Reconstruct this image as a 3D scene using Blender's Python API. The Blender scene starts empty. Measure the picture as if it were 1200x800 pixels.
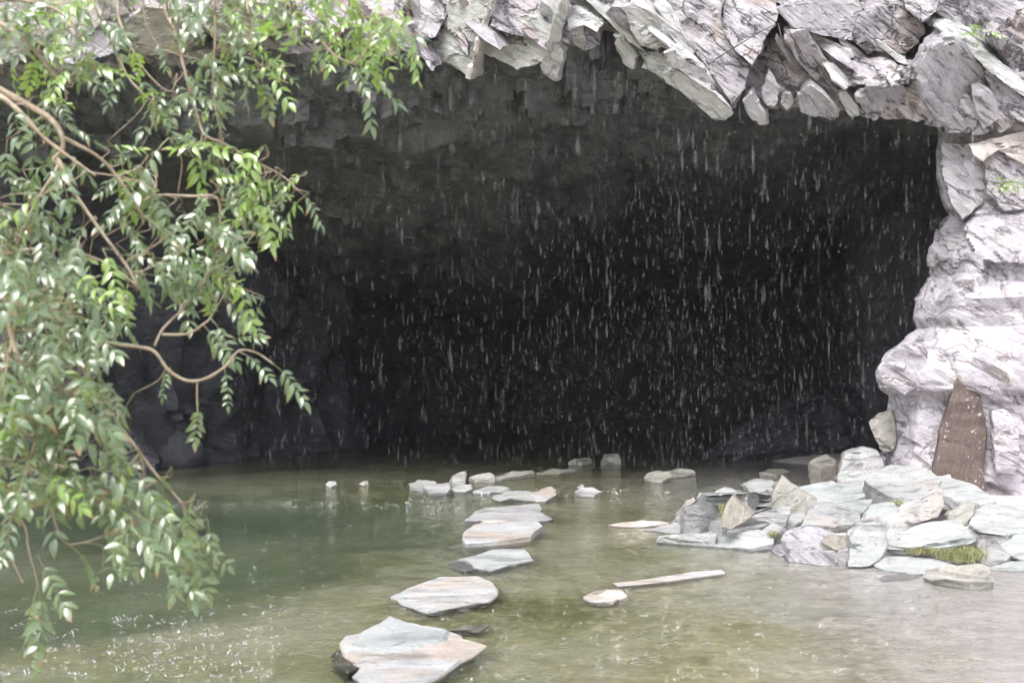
import bpy, bmesh, math, random
import numpy as np
from mathutils import Vector, Matrix, noise
from mathutils.geometry import tessellate_polygon

# ------------------------------------------------------------------ camera, sky, sun, exposure
sc = bpy.context.scene
COL = sc.collection
F, CX, HY, CH = 1650.0, 600.0, 430.0, 1.7      # focal length in photo pixels, centre column, horizon row, eye height

cam_data = bpy.data.cameras.new('camera')
cam = bpy.data.objects.new('camera', cam_data)
COL.objects.link(cam)
cam.location = (0, 0, CH)
cam.rotation_euler = (math.radians(90), 0, 0)
cam_data.sensor_width = 36
cam_data.lens = F / 1200 * 36
cam_data.shift_y = 30 / 1200
cam_data.clip_end = 400
cam_data.dof.use_dof = True
cam_data.dof.focus_distance = 16.5
cam_data.dof.aperture_fstop = 4.5
sc.camera = cam

SUN_EL, SUN_AZ = math.radians(58), math.radians(200)     # light from behind the camera, a little to its left
world = bpy.data.worlds.new('World')
sc.world = world
world.use_nodes = True
nt = world.node_tree
bg = nt.nodes['Background']
sky = nt.nodes.new('ShaderNodeTexSky')
sky.sky_type = 'NISHITA'
sky.sun_disc = False
sky.sun_elevation = SUN_EL
sky.sun_rotation = SUN_AZ
sky.air_density = 1.0
sky.dust_density = 4.0
hs = nt.nodes.new('ShaderNodeHueSaturation')              # overcast: the blue is washed out
hs.inputs['Saturation'].default_value = 0.42
nt.links.new(sky.outputs[0], hs.inputs['Color'])
nt.links.new(hs.outputs[0], bg.inputs['Color'])
bg.inputs['Strength'].default_value = 0.12

sun_data = bpy.data.lights.new('sun', 'SUN')
sun_data.energy = 1.2
sun_data.angle = math.radians(40)
sun_data.color = (1.0, 0.97, 0.94)
sun = bpy.data.objects.new('sun', sun_data)
COL.objects.link(sun)
sd = Vector((math.sin(SUN_AZ) * math.cos(SUN_EL), math.cos(SUN_AZ) * math.cos(SUN_EL), math.sin(SUN_EL)))
sun.rotation_euler = sd.to_track_quat('Z', 'Y').to_euler()
sun.location = (-4, -10, 25)

vs = sc.view_settings
vs.view_transform = 'Standard'
vs.look = 'None'
vs.exposure = 1.72
vs.gamma = 1.0
vs.use_curve_mapping = False
sc.cycles.use_denoising = True
sc.cycles.max_bounces = 6
sc.cycles.diffuse_bounces = 3
sc.cycles.transparent_max_bounces = 12
sc.cycles.volume_bounces = 1
sc.cycles.sample_clamp_indirect = 2.0
sc.cycles.caustics_reflective = False
sc.cycles.blur_glossy = 2.0

# ------------------------------------------------------------------ helpers
rnd = random.Random(7)
HAZE = 0.00030        # scattering per metre of the rainy air

def P(px, py, Y):
    "world point seen at photo pixel (px, py) that stands Y metres away"
    return Vector(((px - CX) / F * Y, Y, CH + (HY - py) / F * Y))

def PH(px, py, h):
    "world point seen at photo pixel (px, py) that stands h metres above the water"
    return P(px, py, F * (CH - h) / (py - HY))

def hash3(ix, iy, iz, k):
    h = (ix.astype(np.int64) * 374761393 + iy.astype(np.int64) * 668265263 + iz.astype(np.int64) * 2147483647 + k * 1274126177) & 0xFFFFFFFF
    h = ((h ^ (h >> 13)) * 1274126177) & 0xFFFFFFFF
    h = ((h ^ (h >> 16)) * 2246822519) & 0xFFFFFFFF
    h = h ^ (h >> 15)
    return (h & 0xFFFFFF) / float(0xFFFFFF)

def facets(p, M, seed=0, tilt=0.8):
    "broken-slate relief: every stretched cell is a tilted plane of its own height (about -1..1)"
    q = p @ M
    w = q * np.array((1.9, 1.7, 1.5)) + seed
    q = q + 0.16 * np.stack([np.sin(w[:, 1] + 1.3 * np.sin(w[:, 2] * 1.3)), np.sin(w[:, 2] * 1.1 + 1.7 * np.sin(w[:, 0])), np.sin(w[:, 0] * 1.2 + 1.1 * np.sin(w[:, 1] * 1.4))], 1)
    base = np.floor(q)
    best = np.full(len(q), 1e9)
    out = np.zeros(len(q))
    for dx in (-1, 0, 1):
        for dy in (-1, 0, 1):
            for dz in (-1, 0, 1):
                c = base + np.array((dx, dy, dz))
                cx, cy, cz = c[:, 0], c[:, 1], c[:, 2]
                pt = np.stack([cx + hash3(cx, cy, cz, seed + 1), cy + hash3(cx, cy, cz, seed + 2), cz + hash3(cx, cy, cz, seed + 3)], 1)
                d = q - pt
                dist = (d ** 2).sum(1)
                h = hash3(cx, cy, cz, seed + 4) * 2 - 1
                g = np.stack([hash3(cx, cy, cz, seed + 5), hash3(cx, cy, cz, seed + 6), hash3(cx, cy, cz, seed + 7)], 1) * 2 - 1
                val = h * 0.6 + tilt * (g * d).sum(1)
                m = dist < best
                best[m] = dist[m]
                out[m] = val[m]
    return out

def smooth_noise(p, scale, seed=0):
    o = Vector((seed * 13.7, seed * 5.1, seed * 9.3))
    return np.array([noise.fractal(Vector(v) * scale + o, 1.0, 2.0, 3) for v in p])

def strata(angle, along, across, deep):
    "matrix to cell space; bedding runs down to the right at the given angle in the picture plane"
    a = math.radians(angle)
    e1 = np.array((math.cos(a), 0, -math.sin(a))) / along
    e2 = np.array((math.sin(a), 0, math.cos(a))) / across
    e3 = np.array((0, 1, 0)) / deep
    return np.stack([e1, e3, e2], 1)

def lerp_table(x, tab):
    return np.interp(x, [t[0] for t in tab], [t[1] for t in tab])

def link(o, parent=None):
    COL.objects.link(o)
    if parent:
        o.parent = parent
    return o

def finish(me, mat, sharp=32):
    me.materials.append(mat)
    me.polygons.foreach_set('use_smooth', [True] * len(me.polygons))
    me.set_sharp_from_angle(angle=math.radians(sharp))
    me.update()

def tag(o, label=None, cat=None, group=None, kind=None):
    if label: o['label'] = label
    if cat: o['category'] = cat
    if group: o['group'] = group
    if kind: o['kind'] = kind
    return o

def grid_mesh(name, pts, mat, parent=None, sharp=32):
    "pts: rows x cols x 3"
    R, C, _ = pts.shape
    idx = np.arange(R * C).reshape(R, C)
    f = np.stack([idx[:-1, :-1], idx[:-1, 1:], idx[1:, 1:], idx[1:, :-1]], -1).reshape(-1, 4)
    me = bpy.data.meshes.new(name)
    me.from_pydata(pts.reshape(-1, 3).tolist(), [], f.tolist())
    finish(me, mat, sharp)
    return link(bpy.data.objects.new(name, me), parent)

def grid_normals(pts):
    du = np.gradient(pts, axis=1)
    dv = np.gradient(pts, axis=0)
    n = np.cross(du, dv)
    return n / np.maximum(np.linalg.norm(n, axis=2, keepdims=True), 1e-9)

# ------------------------------------------------------------------ materials
def new_mat(name):
    m = bpy.data.materials.new(name)
    m.use_nodes = True
    n = m.node_tree.nodes
    n.clear()
    out = n.new('ShaderNodeOutputMaterial')
    return m, m.node_tree, n, m.node_tree.links, out

def node(nt_, typ, **kw):
    n = nt_.nodes.new(typ)
    for k, v in kw.items():
        if k in n.inputs.keys():
            n.inputs[k].default_value = v
        else:
            setattr(n, k, v)
    return n

def ramp(nt_, stops, interp='LINEAR'):
    n = nt_.nodes.new('ShaderNodeValToRGB')
    cr = n.color_ramp
    cr.interpolation = interp
    while len(cr.elements) < len(stops):
        cr.elements.new(0.5)
    for e, (p, c) in zip(cr.elements, stops):
        e.position = p
        e.color = (*c, 1) if len(c) == 3 else c
    return n

def mixc(nt_, fac, a, b, mode='MIX'):
    n = nt_.nodes.new('ShaderNodeMix')
    n.data_type = 'RGBA'
    n.blend_type = mode
    for sock, v in ((n.inputs[0], fac), (n.inputs[6], a), (n.inputs[7], b)):
        if hasattr(v, 'is_linked'):
            nt_.links.new(v, sock)
        else:
            sock.default_value = v if not isinstance(v, tuple) else (*v, 1)
    return n.outputs[2]

def slate(name, cols, dark=(0.05, 0.05, 0.055), lichen=None, rough=(0.25, 0.5), angle=40, grain=6.0, bump=0.6, crack=0.5, patch=1.3, spec=0.5, lam=0.7, speck=0.0, aniso=4.0, joint=0.0, jscale=1.6, wet=0.0):
    "wet layered slate: colour patches, fine lamination streaks, dark cracks, optional lichen"
    m, t, n, L, out = new_mat(name)
    tc = node(t, 'ShaderNodeTexCoord')
    info = node(t, 'ShaderNodeObjectInfo')
    add = node(t, 'ShaderNodeVectorMath', operation='MULTIPLY_ADD')
    L.new(info.outputs['Random'], add.inputs[0])
    add.inputs[1].default_value = (37, 51, 23)
    L.new(tc.outputs['Object'], add.inputs[2])
    vec = add.outputs[0]
    n1 = node(t, 'ShaderNodeTexNoise', Scale=patch, Detail=6.0, Roughness=0.62, Distortion=0.6)
    L.new(vec, n1.inputs['Vector'])
    k = len(cols)
    r1 = ramp(t, [(0.3 + 0.4 * i / max(1, k - 1), c) for i, c in enumerate(cols)])
    L.new(n1.outputs[0], r1.inputs[0])
    # lamination: noise squeezed across the bedding
    mp = node(t, 'ShaderNodeMapping')
    mp.inputs['Rotation'].default_value = (0, math.radians(angle), 0)
    L.new(vec, mp.inputs[0])
    sc_ = node(t, 'ShaderNodeVectorMath', operation='MULTIPLY')
    sc_.inputs[1].default_value = (0.7, 1.2, aniso)
    L.new(mp.outputs[0], sc_.inputs[0])
    n2 = node(t, 'ShaderNodeTexNoise', Scale=grain * 0.5, Detail=7.0, Roughness=0.68, Distortion=0.35)
    L.new(sc_.outputs[0], n2.inputs['Vector'])
    r2 = ramp(t, [(0.3, (lam, lam, lam * 1.02)), (0.5, (1, 1, 1)), (0.75, (1.12, 1.1, 1.1))])
    L.new(n2.outputs[0], r2.inputs[0])
    c = mixc(t, 0.8, r1.outputs[0], r2.outputs[0], 'MULTIPLY')
    # cracks and dirt
    n3 = node(t, 'ShaderNodeTexNoise', Scale=grain * 0.45, Detail=8.0, Roughness=0.7, Distortion=0.5)
    L.new(sc_.outputs[0], n3.inputs['Vector'])
    r3 = ramp(t, [(0.36, (1, 1, 1)), (0.43, (0, 0, 0))])
    L.new(n3.outputs[0], r3.inputs[0])
    mul = node(t, 'ShaderNodeMath', operation='MULTIPLY')
    mul.inputs[1].default_value = crack
    L.new(r3.outputs[0], mul.inputs[0])
    crk = mul.outputs[0]
    if joint:
        dj = node(t, 'ShaderNodeVectorMath', operation='MULTIPLY_ADD'); dj.inputs[1].default_value = (1.1, 1.1, 1.1)
        L.new(n1.outputs['Color'], dj.inputs[0])
        sj = node(t, 'ShaderNodeVectorMath', operation='MULTIPLY'); sj.inputs[1].default_value = (0.6, 1.0, 1.7)
        L.new(mp.outputs[0], sj.inputs[0]); L.new(sj.outputs[0], dj.inputs[2])
        vj = node(t, 'ShaderNodeTexVoronoi', Scale=jscale, feature='DISTANCE_TO_EDGE')
        L.new(dj.outputs[0], vj.inputs['Vector'])
        rj = ramp(t, [(0.0, (joint,) * 3), (0.012, (joint * .6,) * 3), (0.035, (0, 0, 0))])
        L.new(vj.outputs['Distance'], rj.inputs[0])
        mj = node(t, 'ShaderNodeMath', operation='MAXIMUM')
        L.new(crk, mj.inputs[0]); L.new(rj.outputs[0], mj.inputs[1])
        crk = mj.outputs[0]
    c = mixc(t, crk, c, dark)
    n5 = node(t, 'ShaderNodeTexNoise', Scale=grain * 5, Detail=4.0, Roughness=0.7)
    L.new(vec, n5.inputs['Vector'])
    r5 = ramp(t, [(0.3, (0.7, 0.7, 0.7)), (0.6, (1.08, 1.08, 1.08))])
    L.new(n5.outputs[0], r5.inputs[0])
    c = mixc(t, 0.6, c, r5.outputs[0], 'MULTIPLY')
    if lichen:
        n4 = node(t, 'ShaderNodeTexNoise', Scale=patch * 1.9, Detail=8.0, Roughness=0.72, Distortion=0.4)
        ad = node(t, 'ShaderNodeVectorMath', operation='ADD')
        ad.inputs[1].default_value = (9.1, 3.3, 5.7)
        L.new(vec, ad.inputs[0])
        L.new(ad.outputs[0], n4.inputs['Vector'])
        r4 = ramp(t, [(lichen[1], (0, 0, 0)), (lichen[1] + 0.06, (0.85, 0.85, 0.85))])
        L.new(n4.outputs[0], r4.inputs[0])
        c = mixc(t, r4.outputs[0], c, lichen[0])
    if speck:
        v = node(t, 'ShaderNodeTexVoronoi', Scale=17.0)
        dv_ = node(t, 'ShaderNodeVectorMath', operation='MULTIPLY_ADD'); dv_.inputs[1].default_value = (.12, .12, .12)
        L.new(n5.outputs['Color'], dv_.inputs[0]); L.new(vec, dv_.inputs[2])
        L.new(dv_.outputs[0], v.inputs['Vector'])
        r6 = ramp(t, [(0.16, (1, 1, 1)), (0.24, (0, 0, 0))])
        L.new(v.outputs['Distance'], r6.inputs[0])
        n6 = node(t, 'ShaderNodeTexNoise', Scale=4.0, Detail=4.0)
        L.new(vec, n6.inputs['Vector'])
        r7 = ramp(t, [(0.5, (0, 0, 0)), (0.6, (speck,) * 3)])
        L.new(n6.outputs[0], r7.inputs[0])
        mm = node(t, 'ShaderNodeMath', operation='MULTIPLY')
        L.new(r6.outputs[0], mm.inputs[0]); L.new(r7.outputs[0], mm.inputs[1])
        c = mixc(t, mm.outputs[0], c, (0.62, 0.62, 0.6))
    if wet:       # damp, algae-stained band along the waterline
        gp = node(t, 'ShaderNodeNewGeometry'); sz = node(t, 'ShaderNodeSeparateXYZ'); L.new(gp.outputs['Position'], sz.inputs[0])
        nw = node(t, 'ShaderNodeMath', operation='MULTIPLY_ADD'); nw.inputs[1].default_value = -.07; L.new(n1.outputs[0], nw.inputs[0]); L.new(sz.outputs[2], nw.inputs[2])
        rw = node(t, 'ShaderNodeMapRange'); rw.inputs[1].default_value = -.062; rw.inputs[2].default_value = -.026; rw.inputs[3].default_value = wet; rw.inputs[4].default_value = 0.0
        L.new(nw.outputs[0], rw.inputs[0])
        c = mixc(t, rw.outputs[0], c, (0.09, 0.085, 0.055))
    b = node(t, 'ShaderNodeBsdfPrincipled')
    L.new(c, b.inputs['Base Color'])
    mr = node(t, 'ShaderNodeMapRange')
    mr.inputs[1].default_value, mr.inputs[2].default_value = 0.35, 0.65
    mr.inputs[3].default_value, mr.inputs[4].default_value = rough
    L.new(n1.outputs[0], mr.inputs[0])
    L.new(mr.outputs[0], b.inputs['Roughness'])
    b.inputs['Specular IOR Level'].default_value = spec
    # relief
    ad2 = node(t, 'ShaderNodeMath', operation='MULTIPLY_ADD')
    ad2.inputs[1].default_value = 0.35
    L.new(n5.outputs[0], ad2.inputs[0]); L.new(n2.outputs[0], ad2.inputs[2])
    sub = node(t, 'ShaderNodeMath', operation='MULTIPLY_ADD')
    sub.inputs[1].default_value = -0.5
    L.new(crk, sub.inputs[0]); L.new(ad2.outputs[0], sub.inputs[2])
    bp = node(t, 'ShaderNodeBump', Strength=bump, Distance=0.06)
    L.new(sub.outputs[0], bp.inputs['Height'])
    L.new(bp.outputs[0], b.inputs['Normal'])
    L.new(b.outputs[0], out.inputs[0])
    return m

M = {}
M['cliff'] = slate('cliff_slate', [(0.16, 0.145, 0.17), (0.33, 0.31, 0.345), (0.43, 0.41, 0.44), (0.32, 0.265, 0.255), (0.48, 0.47, 0.485)], lichen=((0.42, 0.36, 0.13), 0.68), angle=-38, grain=7, lam=.45, aniso=6, joint=.9, jscale=1.3, crack=0.9, bump=1.0, rough=(0.25, 0.45), speck=0.8)
M['pale'] = slate('pale_slab_slate', [(0.386, 0.377, 0.396), (0.46, 0.46, 0.46), (0.405, 0.414, 0.414), (0.46, 0.414, 0.396)], angle=-38, grain=6, lam=.6, aniso=7, crack=0.4, joint=.5, jscale=1.0, bump=0.6, rough=(0.3, 0.5))
M['greenpale'] = slate('green_slab_slate', [(0.36, 0.375, 0.365), (0.46, 0.465, 0.455), (0.33, 0.345, 0.335), (0.44, 0.41, 0.39)], angle=-25, grain=6, lam=.6, aniso=7, crack=0.4, joint=.5, jscale=1.0, bump=0.6, rough=(0.35, 0.6))
M['tanedge'] = slate('tan_slab_slate', [(0.38, 0.345, 0.32), (0.45, 0.42, 0.40)], angle=-60, crack=0.2, bump=0.4)
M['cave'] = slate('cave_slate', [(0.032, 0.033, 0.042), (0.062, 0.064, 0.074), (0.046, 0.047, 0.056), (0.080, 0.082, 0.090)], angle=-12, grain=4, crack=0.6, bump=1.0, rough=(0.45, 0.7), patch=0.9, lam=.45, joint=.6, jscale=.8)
M['roof'] = slate('roof_slate', [(0.050, 0.053, 0.060), (0.105, 0.112, 0.112), (0.075, 0.079, 0.084), (0.145, 0.150, 0.145)], angle=-12, grain=4, crack=0.6, bump=1.0, rough=(0.45, 0.7), patch=1.1, lam=.45, joint=.6, jscale=.8)  # lighter copy of the cave slate, light on the roof put into its colour
M['buttress'] = slate('buttress_slate', [(0.319, 0.297, 0.336), (0.429, 0.407, 0.451), (0.385, 0.363, 0.407), (0.462, 0.44, 0.462), (0.363, 0.325, 0.308)], angle=-28, grain=5, aniso=3.0, lam=.6, joint=.5, jscale=.8, crack=0.8, bump=0.8, rough=(0.25, 0.45), dark=(0.10, 0.085, 0.08), speck=0.6)
M['brown'] = slate('brown_stained_slate', [(0.060, 0.040, 0.033), (0.090, 0.064, 0.054), (0.072, 0.050, 0.042)], angle=75, grain=7, crack=0.25, bump=0.5, rough=(0.4, 0.6), speck=0.9, lichen=((0.26, 0.23, 0.19), 0.64))
M['rubble'] = slate('rubble_slate', speck=.4, cols=[(0.26, 0.25, 0.265), (0.335, 0.33, 0.33), (0.30, 0.32, 0.315), (0.36, 0.33, 0.31)], angle=0, grain=7, lam=.5, crack=0.5, bump=0.8, rough=(0.3, 0.5), wet=.75)
M['mint'] = slate('mint_slate', [(0.28, 0.295, 0.295), (0.345, 0.36, 0.355), (0.325, 0.33, 0.335)], angle=0, grain=7, lam=.55, crack=0.4, bump=0.7, rough=(0.3, 0.5), wet=.75)
M['tan'] = slate('tan_slate', [(0.35, 0.305, 0.27), (0.40, 0.35, 0.31), (0.36, 0.375, 0.385), (0.41, 0.38, 0.365)], angle=0, grain=7, lam=.55, crack=0.4, bump=0.7, rough=(0.3, 0.5), patch=1.0, wet=.75)
M['grey'] = slate('grey_slate', [(0.228, 0.218, 0.19), (0.304, 0.294, 0.266), (0.257, 0.266, 0.228)], angle=30, grain=6, crack=0.4, bump=0.7, lichen=((0.33, 0.35, 0.17), 0.6), rough=(0.4, 0.6), wet=.75)
M['lav'] = slate('lavender_slate', [(0.288, 0.275, 0.302), (0.378, 0.365, 0.392), (0.423, 0.414, 0.427)], angle=-38, grain=6, lam=.55, aniso=6, crack=0.6, bump=0.9, rough=(0.3, 0.5), speck=0.6, wet=.75)
M['brownstone'] = slate('brown_slab', [(0.19, 0.17, 0.145), (0.27, 0.25, 0.215)], angle=70, grain=6, crack=0.3, bump=0.6)

# ------------------------------------------------------------------ ground: pond bed, shore and cave floor in one sheet
ctrl = []
for px, py, z in [(100, 600, -1.5), (300, 600, -1.5), (300, 650, -1.2), (100, 700, -1.1), (430, 620, -1.1), (480, 640, -.6), (100, 790, -.55), (280, 745, -.3), (220, 750, -.32), (380, 790, -.4),
                  (500, 690, -.3), (600, 650, -.32), (600, 750, -.25), (700, 700, -.25), (700, 600, -.4), (750, 640, -.28), (850, 700, -.2), (950, 760, -.10), (1000, 690, -.06),
                  (1080, 740, -.03), (1180, 705, -.03), (1190, 780, -.03), (900, 612, .0), (1000, 625, .02), (1100, 625, .06), (1150, 600, .12), (1050, 570, .12), (950, 580, .02), (800, 622, -.08),
                  (780, 600, -.3), (760, 570, -.4), (500, 560, -.5), (300, 540, -.8), (100, 540, -1.0), (700, 545, -.3), (900, 548, -.12), (980, 540, .08), (900, 562, -.12), (850, 534, -.15), (960, 650, -.04), (1000, 668, -.05), (880, 650, -.16)]:
    q = PH(px, py, 0)
    ctrl.append((q.x, q.y, z))
ctrl += [(6, 27, .1), (5.2, 28, -.05), (4.2, 28.5, -.15), (7, 24, .3), (0, 33, -.3), (3, 34, -.25), (-2, 31, -.5), (-3, 4.8, .35), (-3.4, 6.3, .05), (-2, 4.5, .1), (0, 4.6, .1), (2, 5, .12), (3, 6.4, .02), (0, 2, .25), (-4, 2, .5), (4, 2, .3),
         (-9, 8, .3), (-9, 12, -.2), (-9, 18, -.8), (-12, 14, .5), (7, 9, .25), (8, 13, .45), (9, 16, .6), (12, 10, .8), (0, -8, .6)]
ctrl = np.array(ctrl)

def ground_h(x, y):
    x = np.asarray(x, float); y = np.asarray(y, float)
    shp = x.shape
    X, Y = x.ravel(), y.ravel()
    num = np.zeros_like(X); den = np.zeros_like(X)
    for cx, cy, cz in ctrl:
        d2 = (X - cx) ** 2 + (Y - cy) ** 2 * 0.8 + 0.03
        w = d2 ** -1.6
        num += w * cz; den += w
    h = num / den
    r = np.sqrt((X / 16) ** 2 + ((Y - 18) / 30) ** 2)
    h = h + np.clip(r - 1.0, 0, 3) * 1.2
    return h.reshape(shp)

def gh(x, y):
    return float(ground_h(np.array([x]), np.array([y]))[0])

def axis(a, b, n, lo, hi, m):
    return np.concatenate([np.linspace(a, lo, m)[:-1], np.linspace(lo, hi, n), np.linspace(hi, b, m)[1:]])

gx = axis(-90, 90, 240, -9, 10, 14)
gy = axis(-60, 110, 300, 3, 34, 14)
XX, YY = np.meshgrid(gx, gy)
ZZ = ground_h(XX, YY)
pp = np.stack([XX, YY, ZZ], -1)
flat = pp.reshape(-1, 3)
fl = flat.copy(); fl[:, 2] = 0
ZZ = ZZ + (smooth_noise(fl, 0.9, 3) * 0.035 + smooth_noise(fl, 3.5, 5) * 0.014).reshape(ZZ.shape)
pp[..., 2] = ZZ

m, t, n, L, out = new_mat('silt_and_gravel')
tc = node(t, 'ShaderNodeTexCoord')
n1 = node(t, 'ShaderNodeTexNoise', Scale=0.55, Detail=6.0, Roughness=0.6, Distortion=0.5)
L.new(tc.outputs['Object'], n1.inputs['Vector'])
r1 = ramp(t, [(0.3, (0.25, 0.24, 0.10)), (0.45, (0.46, 0.42, 0.26)), (0.6, (0.62, 0.56, 0.43)), (0.72, (0.38, 0.38, 0.17))])
L.new(n1.outputs[0], r1.inputs[0])
n2 = node(t, 'ShaderNodeTexNoise', Scale=4.5, Detail=8.0, Roughness=0.7, Distortion=0.8)
L.new(tc.outputs['Object'], n2.inputs['Vector'])
r2 = ramp(t, [(0.3, (0.68, 0.68, 0.62)), (0.5, (1.0, 1.0, 0.97)), (0.68, (1.4, 1.36, 1.32))])
L.new(n2.outputs[0], r2.inputs[0])
c = mixc(t, 0.85, r1.outputs[0], r2.outputs[0], 'MULTIPLY')
sx_ = node(t, 'ShaderNodeSeparateXYZ'); L.new(tc.outputs['Object'], sx_.inputs[0])
gm = node(t, 'ShaderNodeMath', operation='MULTIPLY_ADD'); gm.inputs[1].default_value = 1.6; L.new(n1.outputs[0], gm.inputs[0]); L.new(sx_.outputs[0], gm.inputs[2])
gr_ = node(t, 'ShaderNodeMapRange'); gr_.inputs[1].default_value = 2.2; gr_.inputs[2].default_value = 3.6
L.new(gm.outputs[0], gr_.inputs[0])
gv = mixc(t, 0.85, (0.60, 0.555, 0.55), r2.outputs[0], 'MULTIPLY')          # slate gravel on the right shore
c = mixc(t, gr_.outputs[0], c, gv)
v = node(t, 'ShaderNodeTexVoronoi', Scale=14.0)
L.new(tc.outputs['Object'], v.inputs['Vector'])
r3 = ramp(t, [(0.0, (1.15, 1.15, 1.15)), (0.5, (0.75, 0.75, 0.75)), (0.8, (0.45, 0.45, 0.45))])
L.new(v.outputs['Distance'], r3.inputs[0])
c = mixc(t, 0.28, c, r3.outputs[0], 'MULTIPLY')
b = node(t, 'ShaderNodeBsdfPrincipled', Roughness=0.55)
L.new(c, b.inputs['Base Color'])
bp = node(t, 'ShaderNodeBump', Strength=0.8, Distance=0.04)
L.new(n2.outputs[0], bp.inputs['Height'])
L.new(bp.outputs[0], b.inputs['Normal'])
L.new(b.outputs[0], out.inputs[0])
M['ground'] = m
ground = grid_mesh('ground', pp, M['ground'], sharp=60)
tag(ground, 'silty pond bed rising to a slate shore and the cave floor', 'ground', kind='structure')

# ------------------------------------------------------------------ pond water
m, t, n, L, out = new_mat('pond_water')
tc = node(t, 'ShaderNodeTexCoord')
def rings(scale, freq, thr):
    v = node(t, 'ShaderNodeTexVoronoi', Scale=scale, voronoi_dimensions='2D')
    L.new(tc.outputs['Object'], v.inputs['Vector'])
    a = node(t, 'ShaderNodeMath', operation='MULTIPLY'); a.inputs[1].default_value = freq
    L.new(v.outputs['Distance'], a.inputs[0])
    s = node(t, 'ShaderNodeMath', operation='SINE'); L.new(a.outputs[0], s.inputs[0])
    f = node(t, 'ShaderNodeMapRange'); f.inputs[1].default_value = 0.0; f.inputs[2].default_value = thr; f.inputs[3].default_value = 1.0; f.inputs[4].default_value = 0.0
    L.new(v.outputs['Distance'], f.inputs[0])
    mu = node(t, 'ShaderNodeMath', operation='MULTIPLY'); L.new(s.outputs[0], mu.inputs[0]); L.new(f.outputs[0], mu.inputs[1])
    return mu.outputs[0]
ra = rings(2.6, 42.0, 0.45)
rb = rings(6.5, 30.0, 0.42)
nn = node(t, 'ShaderNodeTexNoise', Scale=5.0, Detail=4.0, Roughness=0.6)
mpw = node(t, 'ShaderNodeMapping'); mpw.inputs['Scale'].default_value = (1.0, 1.6, 1)
L.new(tc.outputs['Object'], mpw.inputs[0]); L.new(mpw.outputs[0], nn.inputs['Vector'])
a1 = node(t, 'ShaderNodeMath', operation='MULTIPLY_ADD'); a1.inputs[1].default_value = 0.30; L.new(ra, a1.inputs[0]); L.new(nn.outputs[0], a1.inputs[2])
a2 = node(t, 'ShaderNodeMath', operation='MULTIPLY_ADD'); a2.inputs[1].default_value = 0.18; L.new(rb, a2.inputs[0]); L.new(a1.outputs[0], a2.inputs[2])
bp = node(t, 'ShaderNodeBump', Strength=0.24, Distance=0.03)
L.new(a2.outputs[0], bp.inputs['Height'])
fr = node(t, 'ShaderNodeFresnel', IOR=1.33); L.new(bp.outputs[0], fr.inputs['Normal'])
gl = node(t, 'ShaderNodeBsdfGlossy', Roughness=0.06); L.new(bp.outputs[0], gl.inputs['Normal'])
tr = node(t, 'ShaderNodeBsdfRefraction', IOR=1.33, Roughness=0.0); L.new(bp.outputs[0], tr.inputs['Normal'])
mx = node(t, 'ShaderNodeMixShader')
L.new(fr.outputs[0], mx.inputs[0]); L.new(tr.outputs[0], mx.inputs[1]); L.new(gl.outputs[0], mx.inputs[2])
L.new(mx.outputs[0], out.inputs['Surface'])
va = node(t, 'ShaderNodeVolumeAbsorption', Density=0.72); va.inputs['Color'].default_value = (0.42, 0.58, 0.45, 1)
vsx = node(t, 'ShaderNodeVolumeScatter', Density=0.16); vsx.inputs['Color'].default_value = (0.62, 0.80, 0.66, 1)
ads = node(t, 'ShaderNodeAddShader'); L.new(va.outputs[0], ads.inputs[0]); L.new(vsx.outputs[0], ads.inputs[1])
L.new(ads.outputs[0], out.inputs['Volume'])
M['water'] = m
bm = bmesh.new()
bmesh.ops.create_cube(bm, size=1)
for v_ in bm.verts:
    v_.co = Vector((v_.co.x * 26 - 1, 24.5 + v_.co.y * 43, -1.5 + v_.co.z * 3))
me = bpy.data.meshes.new('pond_water'); bm.to_mesh(me); bm.free(); me.materials.append(m)
water = link(bpy.data.objects.new('pond_water', me))
tag(water, 'murky green rain-pocked pond water', 'water', kind='structure')

# ------------------------------------------------------------------ cave: walls
def curve(pts, n):
    p = np.array(pts, float)
    d = np.r_[0, np.cumsum(np.linalg.norm(np.diff(p, axis=0), axis=1))]
    s = np.linspace(0, d[-1], n)
    return np.stack([np.interp(s, d, p[:, i]) for i in range(p.shape[1])], 1)

plan = curve([(-18, 19.6), (-13, 20.4), (-10, 21.0), (-7.6, 22.2), (-5.6, 24.6), (-4.6, 27), (-3.3, 29.2), (-3.5, 31.5), (-2.3, 35), (0, 38), (4, 39), (7.2, 37), (7.3, 32), (7.0, 29), (6.4, 26), (7.0, 23), (6.8, 20.8), (7.4, 19.9), (16, 19.6)], 460)
nz = 110
zz = np.linspace(-2, 7.5, nz)
wp = np.zeros((nz, len(plan), 3))
wp[..., 0] = plan[None, :, 0]; wp[..., 1] = plan[None, :, 1]; wp[..., 2] = zz[:, None]
nr = grid_normals(wp)
fp = wp.reshape(-1, 3)
d = facets(fp, strata(18, 2.6, 1.1, 2.2), 11) * 0.12 + facets(fp, strata(30, 0.9, 0.4, 0.8), 23) * 0.05 + smooth_noise(fp, 0.45, 4) * 0.5 + smooth_noise(fp, 1.3, 6) * 0.2 + smooth_noise(fp, 4.0, 7) * 0.05
wp = wp + nr * d.reshape(nz, -1)[..., None]
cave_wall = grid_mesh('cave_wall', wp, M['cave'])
tag(cave_wall, 'dark wet slate walls at the back of the cave', 'cave wall', kind='structure')

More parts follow.
